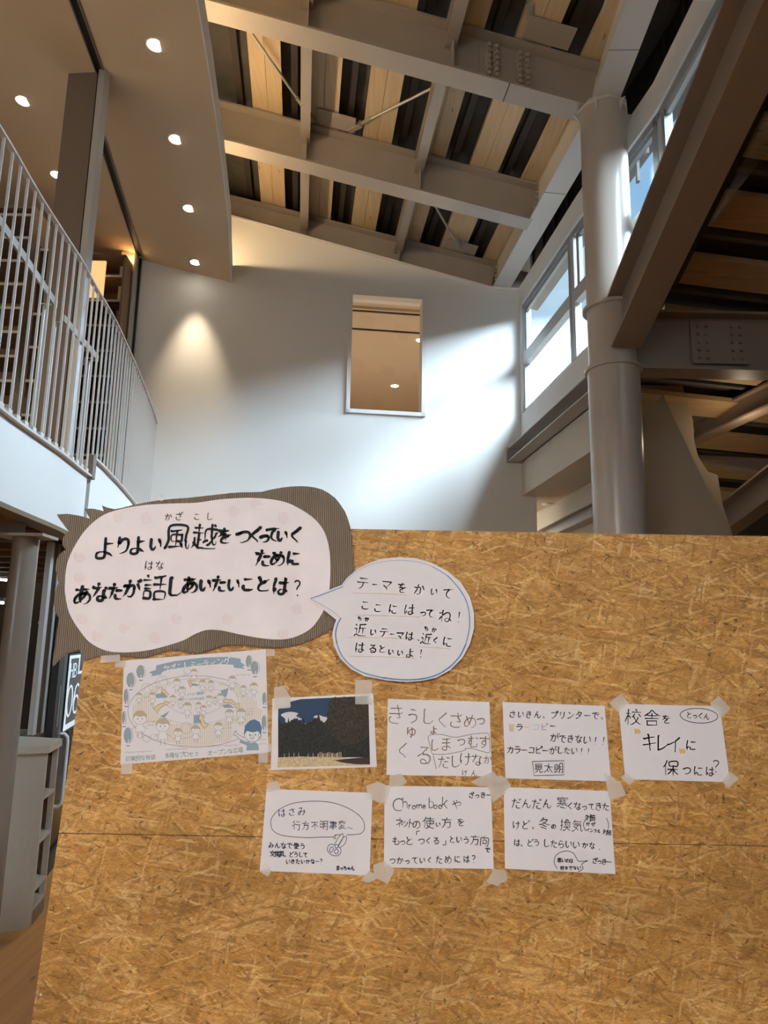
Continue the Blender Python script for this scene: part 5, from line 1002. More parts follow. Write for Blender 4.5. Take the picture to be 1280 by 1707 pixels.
for (x, y) in ((118, 580), (182, 652), (296, 618), (423, 660), (515, 580), (727, 583), (1018, 538), (960, 640), (272, 155), (388, 160), (755, 132), (845, 95), (962, 160), (105, 318), (108, 408)):
    for i in range(5):
        h = (22 * sqrt(max(0, 1 - ((i - 2) / 2.6) ** 2))) * random.uniform(.5, 1); d.stroke([(x - 16 + 8 * i, y - h), (x - 16 + 8 * i, y + h)], .55, ST, smooth=False)
    d.ell(x, y, 22, 22, ST, w=.5, a0=random.randint(0, 90), a1=random.randint(200, 320), n=14)
d.emit(bn, 'print')
d = Draw(YC - .0023, 90, 800, S_)
for ch, x, y, sz in [('よ', 215, 285, 98), ('り', 290, 275, 78), ('よ', 352, 272, 82), ('い', 425, 267, 62), ('風', 515, 240, 108), ('越', 630, 238, 108), ('を', 715, 234, 70), ('つ', 792, 235, 72), ('く', 850, 230, 80), ('っ', 882, 240, 52), ('て', 916, 228, 68), ('い', 955, 233, 52), ('く', 1015, 235, 80),
                     ('た', 875, 328, 76), ('め', 937, 330, 66), ('に', 1003, 328, 68),
                     ('あ', 120, 482, 84), ('な', 195, 470, 78), ('た', 258, 467, 72), ('が', 325, 457, 78), ('話', 422, 452, 108), ('し', 505, 447, 84), ('あ', 570, 440, 76), ('い', 632, 438, 58), ('た', 692, 435, 70), ('い', 752, 438, 60), ('こ', 812, 435, 62), ('と', 876, 437, 68), ('は', 947, 445, 78)]:
    kj = ch in '風越話'
    d.glyph(ch, x, y, sz * 1.12, 3.9 if kj else 5.0, INK, 0, .95, .12, taper=.7, jit=.012)
d.glyph('？', 1035, 450, 84, 3.0, INK, 0, .8, .05)
for ch, x, y, sz in [('か', 478, 155, 33), ('ざ', 522, 152, 35), ('こ', 597, 153, 30), ('し', 650, 152, 32), ('は', 397, 357, 42), ('な', 443, 357, 38)]: d.glyph(ch, x, y, sz * 1.1, 1.3, INK, 0, .95, .1)
d.emit(bn, 'brush_lettering')
tapes(bn, [[(268, 836), (262, 829), (268, 826), (274, 833)], [(168, 1093), (200, 1091), (200, 1103), (168, 1105)]], YC - .003)

# --- speech bubble
YU = YB - .0090; S2 = 4.414
bb = thing('speech_bubble', at(680, 1030, YU), 'white paper speech bubble with a blue outline, its tail over the banner', 'sign')
BO = [(30, 345), (90, 315), (150, 288), (210, 264), (262, 244), (278, 222), (300, 192), (370, 132), (460, 82), (560, 50), (680, 38), (800, 45), (920, 78), (1040, 140), (1140, 225), (1205, 330), (1235, 440), (1237, 560), (1205, 680), (1150, 780), (1060, 870), (960, 925), (850, 950), (740, 957), (600, 947), (430, 915), (330, 862), (250, 782), (205, 690), (193, 610), (205, 545), (222, 500), (165, 455), (110, 412), (68, 378)]
flat('sheet', [(510 + x / S2, 920 + y / S2) for x, y in BO], YU, .0006, PAPER, bb, False)
d = Draw(YU - .0006, 510, 920, S2)
B1 = [(34, 343), (110, 318), (190, 287), (270, 256)]; B2 = [(270, 256), (300, 210), (370, 145), (480, 92), (600, 68), (700, 62), (820, 74), (930, 108), (1040, 175), (1120, 262), (1175, 352), (1200, 450), (1202, 560), (1175, 680), (1130, 770), (1050, 852), (950, 910), (830, 937), (700, 940), (560, 925), (420, 888), (330, 835), (262, 760), (226, 670), (218, 600), (232, 535), (256, 488)]; B3 = [(256, 488), (200, 440), (120, 390), (34, 345)]
d.stroke(B1, 1.6, BLUEL); d.stroke(B2[13:], 2.6, BLUEL); d.stroke(B2[7:15], 2.0, BLUEL); d.emit(bb, 'blue_border')
d = Draw(YU - .0009, 510, 920, S2)
d.stroke(B1, 1.1, BLUEP); d.stroke(B2[:9], .45, BLUEP); d.stroke(B2[8:14], 1.0, BLUEP, jit=.2); d.stroke(B2[13:20], 1.5, BLUEP, jit=.2); d.stroke(B2[19:24], .8, BLUEP, jit=.2); d.stroke(B2[23:], 1.4, BLUEP, jit=.2); d.stroke(B3, .45, BLUEP)
for (x0, x1, y) in ((345, 740, 303), (360, 840, 466), (315, 800, 628), (310, 800, 768), (830, 1060, 700)): d.stroke([(x0, y), ((x0 + x1) / 2, y + 4), (x1, y + 14)], .7, OCHREL)
for txt in [('テ', 420, 228, 105), ('ー', 508, 242, 50), ('マ', 592, 245, 92), ('を', 710, 265, 88), ('か', 832, 275, 95), ('い', 942, 293, 66), ('て', 1045, 305, 92), ('こ', 435, 390, 78), ('こ', 530, 410, 76), ('に', 640, 420, 88), ('は', 762, 425, 98), ('っ', 862, 450, 62), ('て', 917, 452, 80), ('ね', 1022, 472, 112), ('！', 1150, 475, 105),
            ('近', 400, 573, 102), ('い', 495, 590, 60), ('テ', 577, 593, 80), ('ー', 637, 605, 44), ('マ', 692, 613, 68), ('は', 762, 620, 76), ('近', 885, 640, 90), ('く', 957, 650, 60), ('に', 1042, 663, 90), ('は', 395, 703, 92), ('る', 492, 710, 76), ('と', 560, 715, 66), ('い', 625, 735, 52), ('い', 692, 742, 54), ('よ', 767, 745, 80), ('！', 866, 745, 80)]:
    ch, x, y, sz = txt; d.glyph(ch, x, y, sz, 1.55, PEN, .05, .95, .08, taper=.5, jit=.018)
for ch, x, y, sz in [('ち', 395, 490, 36), ('か', 447, 497, 38), ('ち', 885, 563, 40), ('か', 942, 575, 40)]: d.glyph(ch, x, y, sz, 1.25, PEN, .05)
d.stroke([(822, 645), (832, 655)], 1, PEN)
d.emit(bb, 'pen_lettering')

YN = YB - .0012     # front of a note lying on the board
def note(name, quad, ox, oy, sc, label, group=None, mt=PAPER, cat='note', curl=None, yf=YN):
    return sheet_obj(name, [(ox + x / sc, oy + y / sc) for x, y in quad], yf, mt, label, cat, group, curl=curl), Draw(yf - .0004, ox, oy, sc)
GN_ = 'handwritten notes taped on the board'
# note 1
t, d = note('handwritten_note', [(100, 92), (1132, 122), (1158, 882), (86, 865)], 630, 1150, 6.095, 'white note in brown pencil with large childish kana and a boxed word', GN_)
for ch, x, y, sz in [('き', 185, 250, 230), ('う', 355, 265, 165), ('し', 500, 275, 185), ('く', 660, 305, 215), ('さ', 790, 310, 190), ('め', 940, 320, 165), ('っ', 1045, 300, 130), ('ゅ', 335, 415, 150), ('ょ', 568, 400, 120), ('く', 265, 620, 210), ('る', 470, 660, 225), ('し', 570, 560, 130), ('ま', 695, 545, 155), ('つ', 845, 530, 110), ('む', 970, 525, 145), ('す', 1080, 530, 150), ('だ', 670, 735, 150), ('し', 785, 730, 140), ('け', 885, 700, 155), ('な', 1010, 710, 145), ('か', 1112, 710, 100), ('け', 880, 840, 70), ('ん', 975, 848, 80)]:
    d.glyph(ch, x, y, sz, 1.5 if sz > 100 else 1.1, PENCIL, .04, .9, 0, taper=.2, jit=.02)
d.stroke([(510, 490), (530, 460), (640, 452), (780, 482), (930, 455), (1060, 440), (1125, 450), (1135, 540), (1132, 635), (1060, 625), (960, 598), (885, 595), (880, 615), (700, 652), (560, 650), (535, 590), (515, 520), (508, 485)], .8, PENCIL); d.stroke([(560, 655), (575, 730), (592, 802)], .85, PENCIL)
d.emit(t); tapes(t, [[(650, 1293), (668, 1290), (679, 1302), (672, 1309), (648, 1312)], [(784, 1304), (800, 1296), (822, 1286), (833, 1298), (824, 1310), (800, 1311)]], YN - .001)
# note 2
t, d = note('handwritten_note', [(102, 118), (1092, 155), (1155, 888), (130, 858)], 820, 1150, 5.818, 'white note with one line in coloured letters and a boxed name below', GN_)
d.text('さいきん、プリンターで、', (198, 235), (1085, 250), 80, 1.15, PEN, shear=.1)
d.glyph('ラ', 268, 362, 85, 1.1, PEN); d.text('ー', (335, 360), (335, 360), 70, 1.0, ink('salmon_pen', (.66, .42, .36, 1))); d.glyph('コ', 425, 360, 78, 1.1, BLUEL); d.glyph('ピ', 508, 360, 80, 1.1, ink('mauve_pen', (.38, .33, .42, 1))); d.glyph('ー', 590, 352, 66, 1.2, NAVY)
for i in range(7): d.stroke([(165 + i * 8, 330 + 5 * (i % 3)), (172 + i * 6, 405 - 6 * (i % 2))], .8, OCHREL)
d.text('ができない!!', (605, 465), (1080, 490), 92, 1.2, PEN, shear=.1)
d.text('カラーコピーがしたい!!', (178, 582), (935, 592), 78, 1.15, PEN, shear=.08)
d.text('晃太朗', (452, 758), (645, 758), 88, 1.0, PEN, wx=.95)
d.stroke([(392, 695), (700, 686), (697, 825), (408, 832)], .9, PEN, smooth=False, closed=True)
d.emit(t); tapes(t, [[(822, 1298), (835, 1292), (848, 1302), (842, 1312), (822, 1311)], [(1008, 1290), (1022, 1296), (1030, 1306), (1012, 1310)]], YN - .001)
# note 3
t, d = note('handwritten_note', [(117, 130), (1055, 152), (1152, 857), (178, 828)], 1010, 1150, 5.565, 'rightmost white note in bold marker with two orange scribbles', GN_)
d.text('校舎', (255, 255), (425, 258), 150, 1.7, INK, wx=1); d.glyph('を', 560, 270, 95, 1.6, INK)
d.text('キレイ', (405, 490), (640, 500), 170, 2.1, INK, wx=.85); d.glyph('に', 790, 512, 120, 1.9, INK)
d.glyph('保', 600, 725, 160, 2.0, INK); d.text('つには', (748, 750), (965, 755), 105, 1.7, INK); d.glyph('？', 1055, 705, 150, 1.8, INK)
d.ell(862, 240, 175, 68, INK, w=1.1, n=30, rot=3); d.text('とっくん', (772, 232), (935, 248), 70, 1.3, INK)
OR_ = ink('orange_crayon', (.80, .48, .14, 1))
for cx, cy in ((288, 388), (705, 572)):
    for i in range(6): d.stroke([(cx - 24 + i * 9, cy - 26 + (i % 2) * 8), (cx - 14 + i * 9, cy + 22 - (i % 3) * 6)], 1.3, OR_)
d.emit(t); tapes(t, [[(1015, 1172), (1035, 1156), (1048, 1172), (1030, 1187)], [(1183, 1173), (1198, 1160), (1218, 1181), (1204, 1195)], [(1034, 1296), (1045, 1287), (1057, 1299), (1050, 1310)], [(1204, 1303), (1218, 1286), (1232, 1298), (1214, 1314)]], YN - .001)
# note 4
t, d = note('handwritten_note', [(140, 145), (1168, 185), (1140, 985), (75, 940)], 420, 1290, 5.818, 'white note with a pen oval and a small scissors doodle', GN_)
d.stroke([(195, 540), (182, 480), (195, 420), (260, 350), (360, 298), (480, 272), (640, 265), (780, 280), (910, 322), (1010, 380), (1070, 440), (1092, 510), (1075, 562), (1030, 585), (920, 592)], .75, PEN)
d.stroke([(195, 540), (245, 580), (340, 605), (520, 618), (690, 614), (790, 612)], .75, PEN)
d.text('はさみ', (290, 378), (480, 360), 92, .9, NAVY); d.text('行方不明事変', (432, 502), (875, 498), 86, .85, NAVY, wx=.9)
for i in range(3): d.stroke([(930 + i * 18, 520 + i * 4), (934 + i * 18, 524 + i * 4)], 1.1, NAVY)
d.text('みんなで使う', (185, 692), (490, 700), 62, 1.1, NAVY); d.text('文房具、どうして', (200, 775), (520, 785), 58, 1.1, NAVY); d.text('いきたいかなー？', (350, 850), (685, 850), 52, 1.0, NAVY); d.text('まっちゃん', (835, 912), (975, 915), 46, 1.1, NAVY)
d.stroke([(800, 690), (830, 630), (875, 578), (882, 620), (850, 680), (832, 715)], .7, NAVY); d.stroke([(835, 700), (880, 625), (912, 605), (915, 640), (890, 690), (850, 715)], .7, NAVY); d.stroke([(790, 615), (812, 590), (806, 632), (790, 615)], .7, NAVY); d.stroke([(815, 592), (860, 590)], .7, NAVY)
d.stroke([(800, 690), (760, 682), (735, 710), (735, 750), (770, 785), (820, 795), (855, 775), (862, 735), (845, 712)], .75, NAVY); d.ell(822, 702, 18, 16, BLUEP, w=1.2, n=14); d.ell(770, 735, 16, 28, NAVY, w=.8, n=14, rot=20); d.ell(818, 752, 18, 24, NAVY, w=.8, n=14)
d.emit(t); tapes(t, [[(444, 1306), (462, 1302), (468, 1316), (446, 1320)], [(610, 1310), (628, 1304), (645, 1322), (630, 1338), (614, 1330)], [(600, 1468), (616, 1452), (634, 1462), (614, 1472)], [(432, 1452), (442, 1440), (452, 1452), (446, 1462)]], YN - .001)
# note 5
t, d = note('handwritten_note', [(122, 115), (1155, 130), (1180, 922), (115, 908)], 620, 1290, 5.818, 'white note starting with Chromebook in black pen, middle of the lower row', GN_)
for ch, x, y, sz in [('C', 248, 290, 190), ('h', 320, 275, 165), ('r', 368, 303, 115), ('o', 405, 312, 90), ('m', 455, 303, 100), ('e', 505, 308, 90), ('b', 575, 275, 160), ('o', 615, 305, 90), ('o', 660, 305, 90), ('k', 710, 270, 165)]: d.glyph(ch, x, y, sz, 1.0, PEN, 0, .85)
d.glyph('や', 822, 300, 105, 1.0, PEN); d.text('ざっきー', (965, 205), (1135, 205), 66, 1.1, PEN)
d.text('ネットの', (265, 475), (432, 488), 98, 1.05, PEN); d.glyph('使', 548, 475, 125, 1.05, PEN); d.glyph('い', 642, 490, 55, 1.1, PEN); d.glyph('方', 725, 475, 115, 1.05, PEN); d.glyph('を', 862, 468, 90, 1.05, PEN)
d.text('もっと', (232, 650), (362, 648), 92, 1.1, PEN); d.stroke([(432, 590), (432, 558), (458, 556)], 1.1, PEN, smooth=False)
d.text('つくる', (478, 650), (625, 648), 76, 1.1, PEN); d.stroke([(715, 650), (715, 690), (688, 688)], 1.1, PEN, smooth=False); d.text('という', (775, 635), (915, 640), 74, 1.1, PEN); d.text('方向', (998, 640), (1092, 648), 105, 1.0, PEN); d.glyph('で', 1122, 738, 58, 1.2, PEN)
d.text('つかっていく', (200, 845), (560, 835), 74, 1.1, PEN); d.text('ためには？', (650, 832), (1005, 825), 82, 1.1, PEN)
d.emit(t); tapes(t, [[(628, 1302), (650, 1312), (642, 1340), (626, 1336)], [(812, 1310), (840, 1302), (842, 1322), (822, 1338)], [(622, 1442), (640, 1436), (658, 1450), (646, 1474), (624, 1462)], [(810, 1470), (824, 1448), (846, 1456), (830, 1478)]], YN - .001)
# note 6
t, d = note('handwritten_note', [(108, 122), (1092, 160), (1145, 930), (120, 880)], 820, 1290, 5.565, 'white note with a small drawn speech bubble at its bottom edge', GN_)
d.text('だんだん', (225, 275), (510, 280), 105, 1.15, PEN); d.glyph('寒', 655, 268, 118, 1.0, PEN); d.text('くなってきた', (728, 298), (1055, 305), 80, 1.1, PEN)
d.text('けど、', (225, 475), (400, 475), 85, 1.1, PEN); d.glyph('冬', 485, 462, 120, 1.1, PEN); d.glyph('の', 572, 488, 52, 1.1, PEN); d.text('換気', (682, 475), (790, 480), 110, 1.0, PEN)
d.stroke([(872, 412), (848, 470), (868, 530)], .8, PEN); d.stroke([(1062, 412), (1080, 460), (1078, 510)], .8, PEN); d.text('対策', (895, 410), (935, 412), 62, 1.2, INK); d.glyph('か', 890, 465, 42, .9, PEN); d.glyph('ぜ', 940, 468, 42, .9, PEN); d.text('インフル', (890, 520), (990, 535), 38, .9, PEN); d.text('対策', (1050, 540), (1088, 548), 50, 1.0, INK)
d.text('は、どう', (232, 640), (415, 640), 78, 1.1, PEN); d.text('したらいい', (505, 645), (780, 655), 82, 1.1, PEN); d.text('かな', (862, 660), (930, 665), 66, 1.1, PEN); d.stroke([(998, 700), (1000, 704)], 1, PEN)
d.stroke([(605, 878), (578, 830), (585, 770), (630, 730), (700, 716), (755, 738), (782, 780), (800, 808), (840, 812), (888, 805), (850, 825), (832, 845), (845, 872), (830, 895), (800, 905)], .8, PEN)
d.text('寒いのは', (628, 800), (735, 808), 44, 1.0, PEN); d.text('好きでない', (652, 875), (808, 872), 40, 1.0, PEN); d.text('ざっきー', (955, 805), (1085, 818), 66, 1.1, PEN)
d.emit(t); tapes(t, [[(824, 1298), (842, 1296), (852, 1310), (834, 1326), (822, 1318)], [(1010, 1304), (1034, 1302), (1044, 1326), (1016, 1334)], [(820, 1448), (842, 1452), (846, 1468), (826, 1476)]], YN - .001)

# --- printed landscape photograph
t, d = note('printed_photograph', [(140, 200), (1118, 150), (1152, 865), (125, 895)], 430, 1130, 5.818, 'printed photograph of dark trees under a deep blue sky', None, PAPER, 'photograph')
SKYP = ink('print_sky', (.04, .07, .13, 1)); CLD = ink('print_cloud', (.62, .60, .64, 1)); TR1 = mat('print_forest', (.016, .018, .016, 1), .6, noise=.8, nscale=180); TR2 = mat('print_autumn_tree', (.034, .027, .018, 1), .6, noise=.9, nscale=260); GRD = mat('print_ground', (.58, .44, .26, 1), .6, noise=.25, nscale=200); TRL = ink('print_leaf', (.13, .10, .055, 1)); PPL = ink('print_people', (.45, .46, .50, 1)); SHD = ink('print_shadow', (.06, .045, .035, 1))
d.fill([(197, 217), (1070, 175), (1076, 420), (195, 450)], SKYP)
d.fill([(197, 217), (350, 210), (420, 205), (300, 235), (320, 270), (240, 290), (197, 300)], CLD, dy=.0001); d.fill([(222, 360), (270, 335), (330, 330), (390, 345), (370, 370), (425, 400), (380, 415), (340, 435), (270, 430), (262, 395)], CLD, True, dy=.0001); d.fill([(540, 375), (590, 362), (640, 378), (672, 385), (650, 430), (600, 430), (560, 400)], CLD, True, dy=.0001)
tp = [(195, 370)]; x = 205
while x < 680: tp.append((x, 420 + 25 * sin(x / 33) + random.uniform(-12, 12) - (48 if int(x) % 145 < 14 else 0))); x += 9
tp += [(690, 440), (800, 420), (1076, 400), (1084, 770), (195, 775)]
d.fill(tp, TR1, dy=.0002)
tp = [(640, 440), (670, 400), (665, 350), (690, 300), (680, 250), (700, 215), (740, 192)]
x = 740
while x < 1065: tp.append((x, 186 + random.uniform(-5, 9))); x += 14
tp += [(1070, 178), (1078, 560), (960, 640), (820, 650), (740, 570), (690, 510)]
d.fill(tp, TR2, dy=.0003)
d.stroke([(800, 640), (798, 520), (810, 420), (790, 330)], 1.6, SHD, dy=.0004); d.stroke([(806, 440), (850, 380), (880, 300)], .9, SHD, dy=.0004)
for i in range(150):
    x, y = random.uniform(680, 1060), random.uniform(200, 560); d.stroke([(x, y), (x + random.uniform(-8, 8), y + random.uniform(4, 12))], .5, [TRL, TRL, TR1][i % 3], smooth=False, dy=.0004)
d.fill([(190, 772), (400, 762), (640, 765), (820, 768), (900, 790), (1085, 838), (1088, 845), (188, 870)], GRD, dy=.0004)
d.fill([(740, 800), (860, 785), (1084, 765), (1086, 838), (950, 838), (820, 822)], SHD, dy=.0005)
for i in range(36):
    x = 255 + i * 15.5; h = random.uniform(28, 44)
    if 405 < x < 445: continue
    d.stroke([(x, 770), (x, 770 - h)], .8, SHD if i % 3 else PPL, smooth=False, dy=.0006)
    if i > 20: d.stroke([(x + 7, 768), (x + 7, 768 - h * 1.1)], 1.0, GRD, smooth=False, dy=.0006)
d.emit(t, 'print'); tapes(t, [[(457, 1146), (474, 1144), (484, 1162), (484, 1180), (456, 1182)], [(592, 1134), (620, 1134), (620, 1174), (592, 1174)]], YN - .0018)

# --- illustrated poster
t, d = note('illustrated_poster', [(78, 148), (1200, 58), (1222, 875), (50, 970)], 190, 1070, 4.741, 'printed poster of cartoon children around an oval under a blue ribbon', None, PAPER, 'poster')
PB = ink('poster_blue', (.27, .37, .44, 1)); PG = ink('poster_grey_green', (.30, .36, .37, 1)); PY = ink('poster_ochre', (.72, .58, .34, 1)); PD = ink('poster_dots', (.62, .54, .36, 1)); PS = ink('poster_shade', (.60, .58, .55, 1)); PH = ink('poster_hair', (.50, .42, .28, 1)); PL = ink('poster_line', (.16, .15, .15, 1)); PW = ink('poster_white', (.76, .74, .74, 1)); PNV = ink('poster_deep_blue', (.11, .19, .30, 1)); PSL = ink('poster_soft_line', (.36, .34, .34, 1))
d.fill([(275, 240), (330, 222), (335, 185), (480, 152), (700, 124), (900, 118), (1000, 133), (1002, 162), (1042, 190), (1015, 192), (1030, 213), (948, 204), (942, 180), (830, 176), (640, 188), (420, 222), (380, 236), (372, 258), (290, 272), (305, 256)], PB)
d2 = Draw(YN - .0009, 190, 1070, 4.741); d2.text('かざこしミーティング', (415, 208), (890, 152), 58, 1.3, PW, wx=.9)
for (cx, cy, rx, ry) in ((212, 235, 36, 50), (134, 302, 36, 58), (98, 432, 20, 60), (80, 600, 14, 52), (112, 740, 35, 62), (1068, 155, 26, 48), (1115, 205, 33, 52), (1190, 450, 16, 50), (1188, 640, 20, 58)):
    d.ell(cx - 3, cy, rx * .88, ry, PG, n=20); d.ell(cx + 2, cy, rx, ry, PL, w=.45, n=20, dy=.0001); d.stroke([(cx + 1, cy + ry * .55), (cx + 1, cy + ry + 16)], 1.3, PW, smooth=False, dy=.0002); d.ell(cx, cy + ry + 18, 15, 5, PNV, n=10, dy=.0001)
# dotted ring
for i in range(30):
    for j in range(18):
        x, y = 150 + i * 34, 290 + j * 30
        r = ((x - 640) / 505) ** 2 + ((y - 550) / 262) ** 2; r2 = ((x - 640) / 345) ** 2 + ((y - 470) / 178) ** 2
        if r < 1 and r2 > 1 and not (x < 420 and y > 640) and not (x > 900 and y > 640): 
            for dx in (0, 17):
                for dyy in (0, 15): d.fill([(x + dx, y + dyy), (x + dx + 10, y + dyy), (x + dx + 10, y + dyy + 9), (x + dx, y + dyy + 9)], PD)
d.ell(640, 550, 530, 282, PL, w=.6, a0=50, a1=312, n=60); d.ell(640, 470, 345, 180, PSL, w=.45, n=44, dy=.0001); d.ell(640, 430, 245, 148, PS, w=1.4, a0=-10, a1=200, n=30)
for q in ([(325, 415), (400, 400), (425, 440), (335, 445)], [(365, 590), (440, 545), (400, 600)], [(630, 580), (680, 575), (705, 640), (628, 645)], [(855, 500), (905, 488), (950, 520), (870, 522)], [(620, 325), (685, 340), (650, 350), (615, 345)], [(840, 385), (905, 365), (890, 430), (870, 440)]): d.fill(q, PB, dy=.0001)
for q in ([(312, 525), (350, 495), (400, 480), (397, 470), (440, 475), (415, 505), (410, 495), (370, 520), (340, 562)], [(870, 450), (930, 458), (965, 490), (992, 483), (988, 528), (950, 515), (958, 503), (915, 482), (865, 482)], [(668, 612), (680, 570), (715, 600), (703, 610), (720, 640), (750, 652), (715, 686), (690, 655), (682, 618)], [(372, 400), (380, 370), (408, 375), (402, 385), (435, 415), (415, 432), (388, 402)], [(582, 310), (605, 300), (612, 335), (620, 338), (605, 362), (596, 345), (600, 340)]):
    d.fill(q, PY, dy=.0002); d.stroke(q, .7, PL, smooth=False, closed=True, dy=.0003)
def kid(cx, cy, r, hair=PH, body=True, lw=.45):
    d.ell(cx, cy, r, r * .95, PW, n=16, dy=.0003); d.fill([(cx - r * 1.1, cy + r * .2), (cx - r, cy - r * .6), (cx - r * .4, cy - r * 1.15), (cx + r * .4, cy - r * 1.15), (cx + r, cy - r * .6), (cx + r * 1.1, cy + r * .1), (cx + r * .7, cy - r * .3), (cx, cy - r * .15), (cx - r * .7, cy - r * .35)], hair, dy=.0004)
    d.ell(cx, cy, r * 1.08, r * 1.05, PL if lw > .5 else PSL, w=lw, n=16, dy=.0005)
    for sx in (-.35, .35): d.ell(cx + sx * r, cy + r * .15, r * .09, r * .12, PL, n=8, dy=.0005)
    d.stroke([(cx - r * .2, cy + r * .5), (cx, cy + r * .62), (cx + r * .2, cy + r * .5)], lw, PSL, dy=.0005)
    if body:
        d.fill([(cx - r * .5, cy + r), (cx + r * .5, cy + r), (cx + r * .7, cy + r * 2.3), (cx - r * .7, cy + r * 2.3)], PW, dy=.0003); d.stroke([(cx - r * .5, cy + r), (cx - r * .75, cy + r * 2.2), (cx + r * .75, cy + r * 2.2), (cx + r * .5, cy + r)], lw, PSL, smooth=False, dy=.0005)
        for sx in (-.35, .35): d.stroke([(cx + sx * r, cy + r * 2.2), (cx + sx * r, cy + r * 3.1)], lw * 2, PSL, smooth=False, dy=.0005)
        for sx in (-1, 1): d.stroke([(cx + sx * r * .6, cy + r * 1.3), (cx + sx * r * 1.25, cy + r * 1.8)], lw * 1.5, PSL, dy=.0005)
for (x, y, r) in ((205, 600, 50), (385, 660, 50), (505, 715, 30), (645, 695, 32), (825, 668, 30), (912, 565, 30), (1005, 562, 32), (1105, 352, 27), (1022, 368, 22), (935, 298, 28), (632, 240, 24), (497, 318, 26), (540, 378, 24), (700, 325, 24), (766, 330, 22), (465, 445, 22), (525, 468, 20), (580, 510, 30), (668, 500, 22), (708, 525, 22), (752, 448, 22), (798, 452, 15), (842, 432, 24), (198, 425, 22), (305, 425, 24)): kid(x, y, r)
d.stroke([(305, 335), (365, 270), (425, 315), (415, 360), (325, 360), (330, 315)], .5, PSL, smooth=False); d.stroke([(365, 270), (400, 268), (430, 312)], .5, PSL, smooth=False)
for i in range(4): d.stroke([(330, 322 + i * 10), (370, 320 + i * 10)], .35, PSL, smooth=False)
d.ell(262, 365, 45, 36, PSL, w=.5, n=18); d.stroke([(238, 385), (255, 340), (270, 340), (290, 385)], .5, PSL, smooth=False); d.ell(580, 230, 28, 25, PSL, w=.5, n=16); d.ell(570, 680, 38, 46, PSL, w=.5, n=16); d.ell(255, 765, 30, 25, PSL, w=.5, n=14); d.ell(318, 755, 30, 25, PSL, w=.5, n=14); d.ell(210, 740, 28, 22, PSL, w=.5, n=14)
d.stroke([(725, 380), (832, 378), (830, 430), (728, 432)], .5, PSL, smooth=False, closed=True)
# big boy with blue hair
kid(1095, 725, 62, PNV, False, .7)
d.fill([(1028, 720), (1035, 660), (1075, 622), (1110, 612), (1150, 632), (1168, 680), (1160, 740), (1148, 712), (1130, 690), (1110, 672), (1090, 690), (1075, 668), (1050, 695)], PNV, dy=.0006)
d.fill([(1000, 770), (1045, 790), (1060, 785), (1085, 800), (1115, 792), (1140, 810), (1145, 855), (1045, 858), (1050, 818), (990, 795)], PB, dy=.0006); d.stroke([(1000, 775), (960, 738), (945, 740), (950, 715), (965, 702), (970, 722), (1030, 760)], .7, PL, dy=.0007); d.ell(1088, 755, 14, 16, PL, w=.7, n=12, dy=.0007); d.ell(1152, 740, 12, 22, PL, w=.6, n=12, dy=.0007)
d.text('よりよい風越を', (585, 415), (705, 405), 24, .55, PB); d.text('つくるための話合', (560, 455), (705, 445), 24, .55, PB)
d.text('日常的な対話', (110, 925), (310, 910), 42, 1.0, PG); d.text('多様なプロセス', (420, 898), (650, 885), 42, 1.0, PG); d.text('オープンな広場', (760, 878), (1000, 855), 44, 1.0, PG)
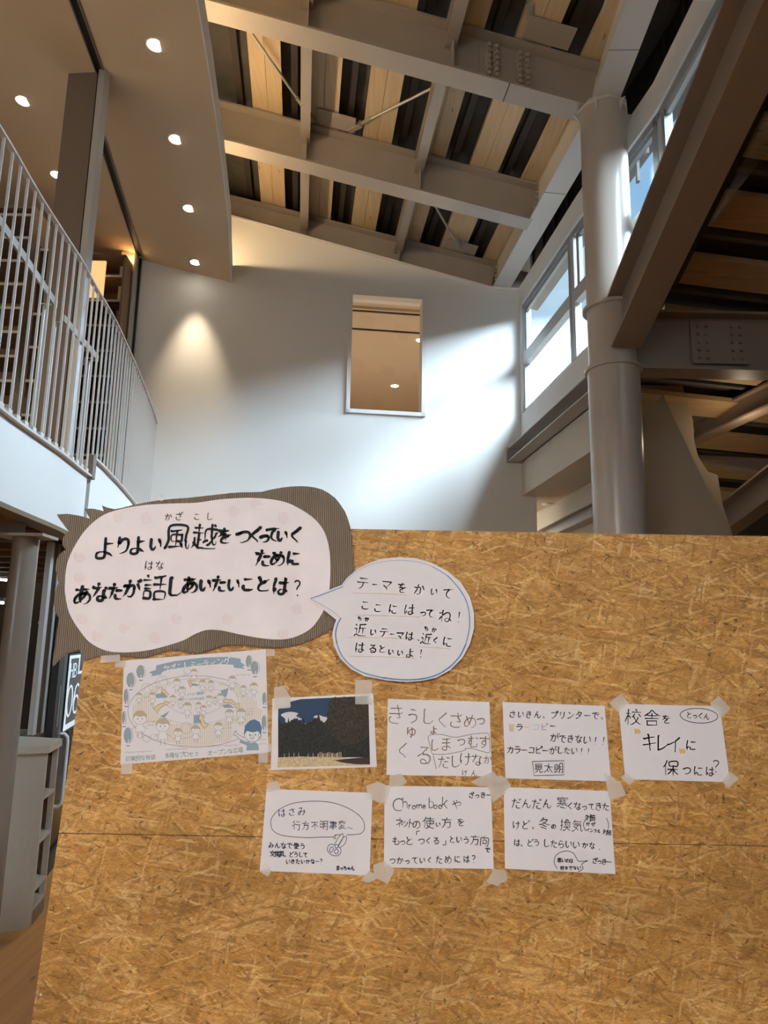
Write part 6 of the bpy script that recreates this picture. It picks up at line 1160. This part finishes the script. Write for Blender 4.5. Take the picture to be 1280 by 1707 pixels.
for (x0, x1, y) in ((90, 310, 875), (405, 580, 853), (750, 985, 828), (965, 1080, 265), (1140, 1200, 775), (1150, 1205, 808), (1050, 1100, 535), (1050, 1100, 555), (1050, 1100, 575), (262, 330, 632), (262, 330, 662), (535, 590, 268), (860, 930, 685), (545, 600, 762), (720, 765, 292), (1040, 1085, 385), (235, 285, 440)):
    x = x0
    while x < x1: d.stroke([(x, y - (x - x0) * .05 - 4), (x + random.uniform(2, 7), y - (x - x0) * .05 + random.uniform(-5, 5))], .6, PL, smooth=False); x += 11
d.emit(t, 'print'); d2.emit(t, 'ribbon_lettering')
tapes(t, [[(443, 1082), (458, 1082), (458, 1093), (444, 1094)], [(203, 1273), (221, 1272), (220, 1290), (201, 1291)], [(431, 1256), (447, 1255), (446, 1272), (430, 1272)], [(192, 1102), (210, 1101), (209, 1112), (192, 1113)], [(447, 1240), (453, 1240), (453, 1254), (447, 1254)]], YN - .0018)
# sign lettering on the door
def sign_stroke(pts, ws, wz):
    m = M(); Q = [gpt(u, z) + GN * (so + .0055) for u, z in pts]; n = len(Q)
    for i, q in enumerate(Q):
        t = Q[min(i + 1, n - 1)] - Q[max(i - 1, 0)]
        if (Q[0] - Q[-1]).length < 1e-5 and i in (0, n - 1): t = Q[1] - Q[-2]
        t.normalize(); td, tz = t.dot(GD), t.z; o_ = GD * (-tz * ws) + ZV * (td * wz); m.v += [q + o_, q - o_]
    m.f = [(2 * i, 2 * i + 1, 2 * i + 3, 2 * i + 2) for i in range(n - 1)]
    obj('lettering', m, SWH, sg)
def oval(cx, cz, rx, rz, a0=0, a1=360, n=24): return [(cx + rx * cos(radians(a0 + (a1 - a0) * i / n)), cz + rz * sin(radians(a0 + (a1 - a0) * i / n))) for i in range(n + 1)]
for pts in ([(.105, 1.245), (.105, 1.33)], [(.185, 1.245), (.185, 1.33)], [(.105, 1.288), (.185, 1.288)], [(.225, 1.245), (.225, 1.33)], [(.225, 1.326), (.27, 1.324), (.30, 1.308), (.27, 1.292), (.225, 1.290)], [(.225, 1.290), (.28, 1.286), (.31, 1.268), (.28, 1.250), (.225, 1.248)]): sign_stroke(pts, .012, .005)
sign_stroke(oval(.165, 1.115, .080, .085), .022, .008); sign_stroke(oval(.38, 1.08, .080, .050), .022, .008); sign_stroke([(.30, 1.08), (.305, 1.13), (.33, 1.18), (.39, 1.20), (.44, 1.185)], .022, .008)
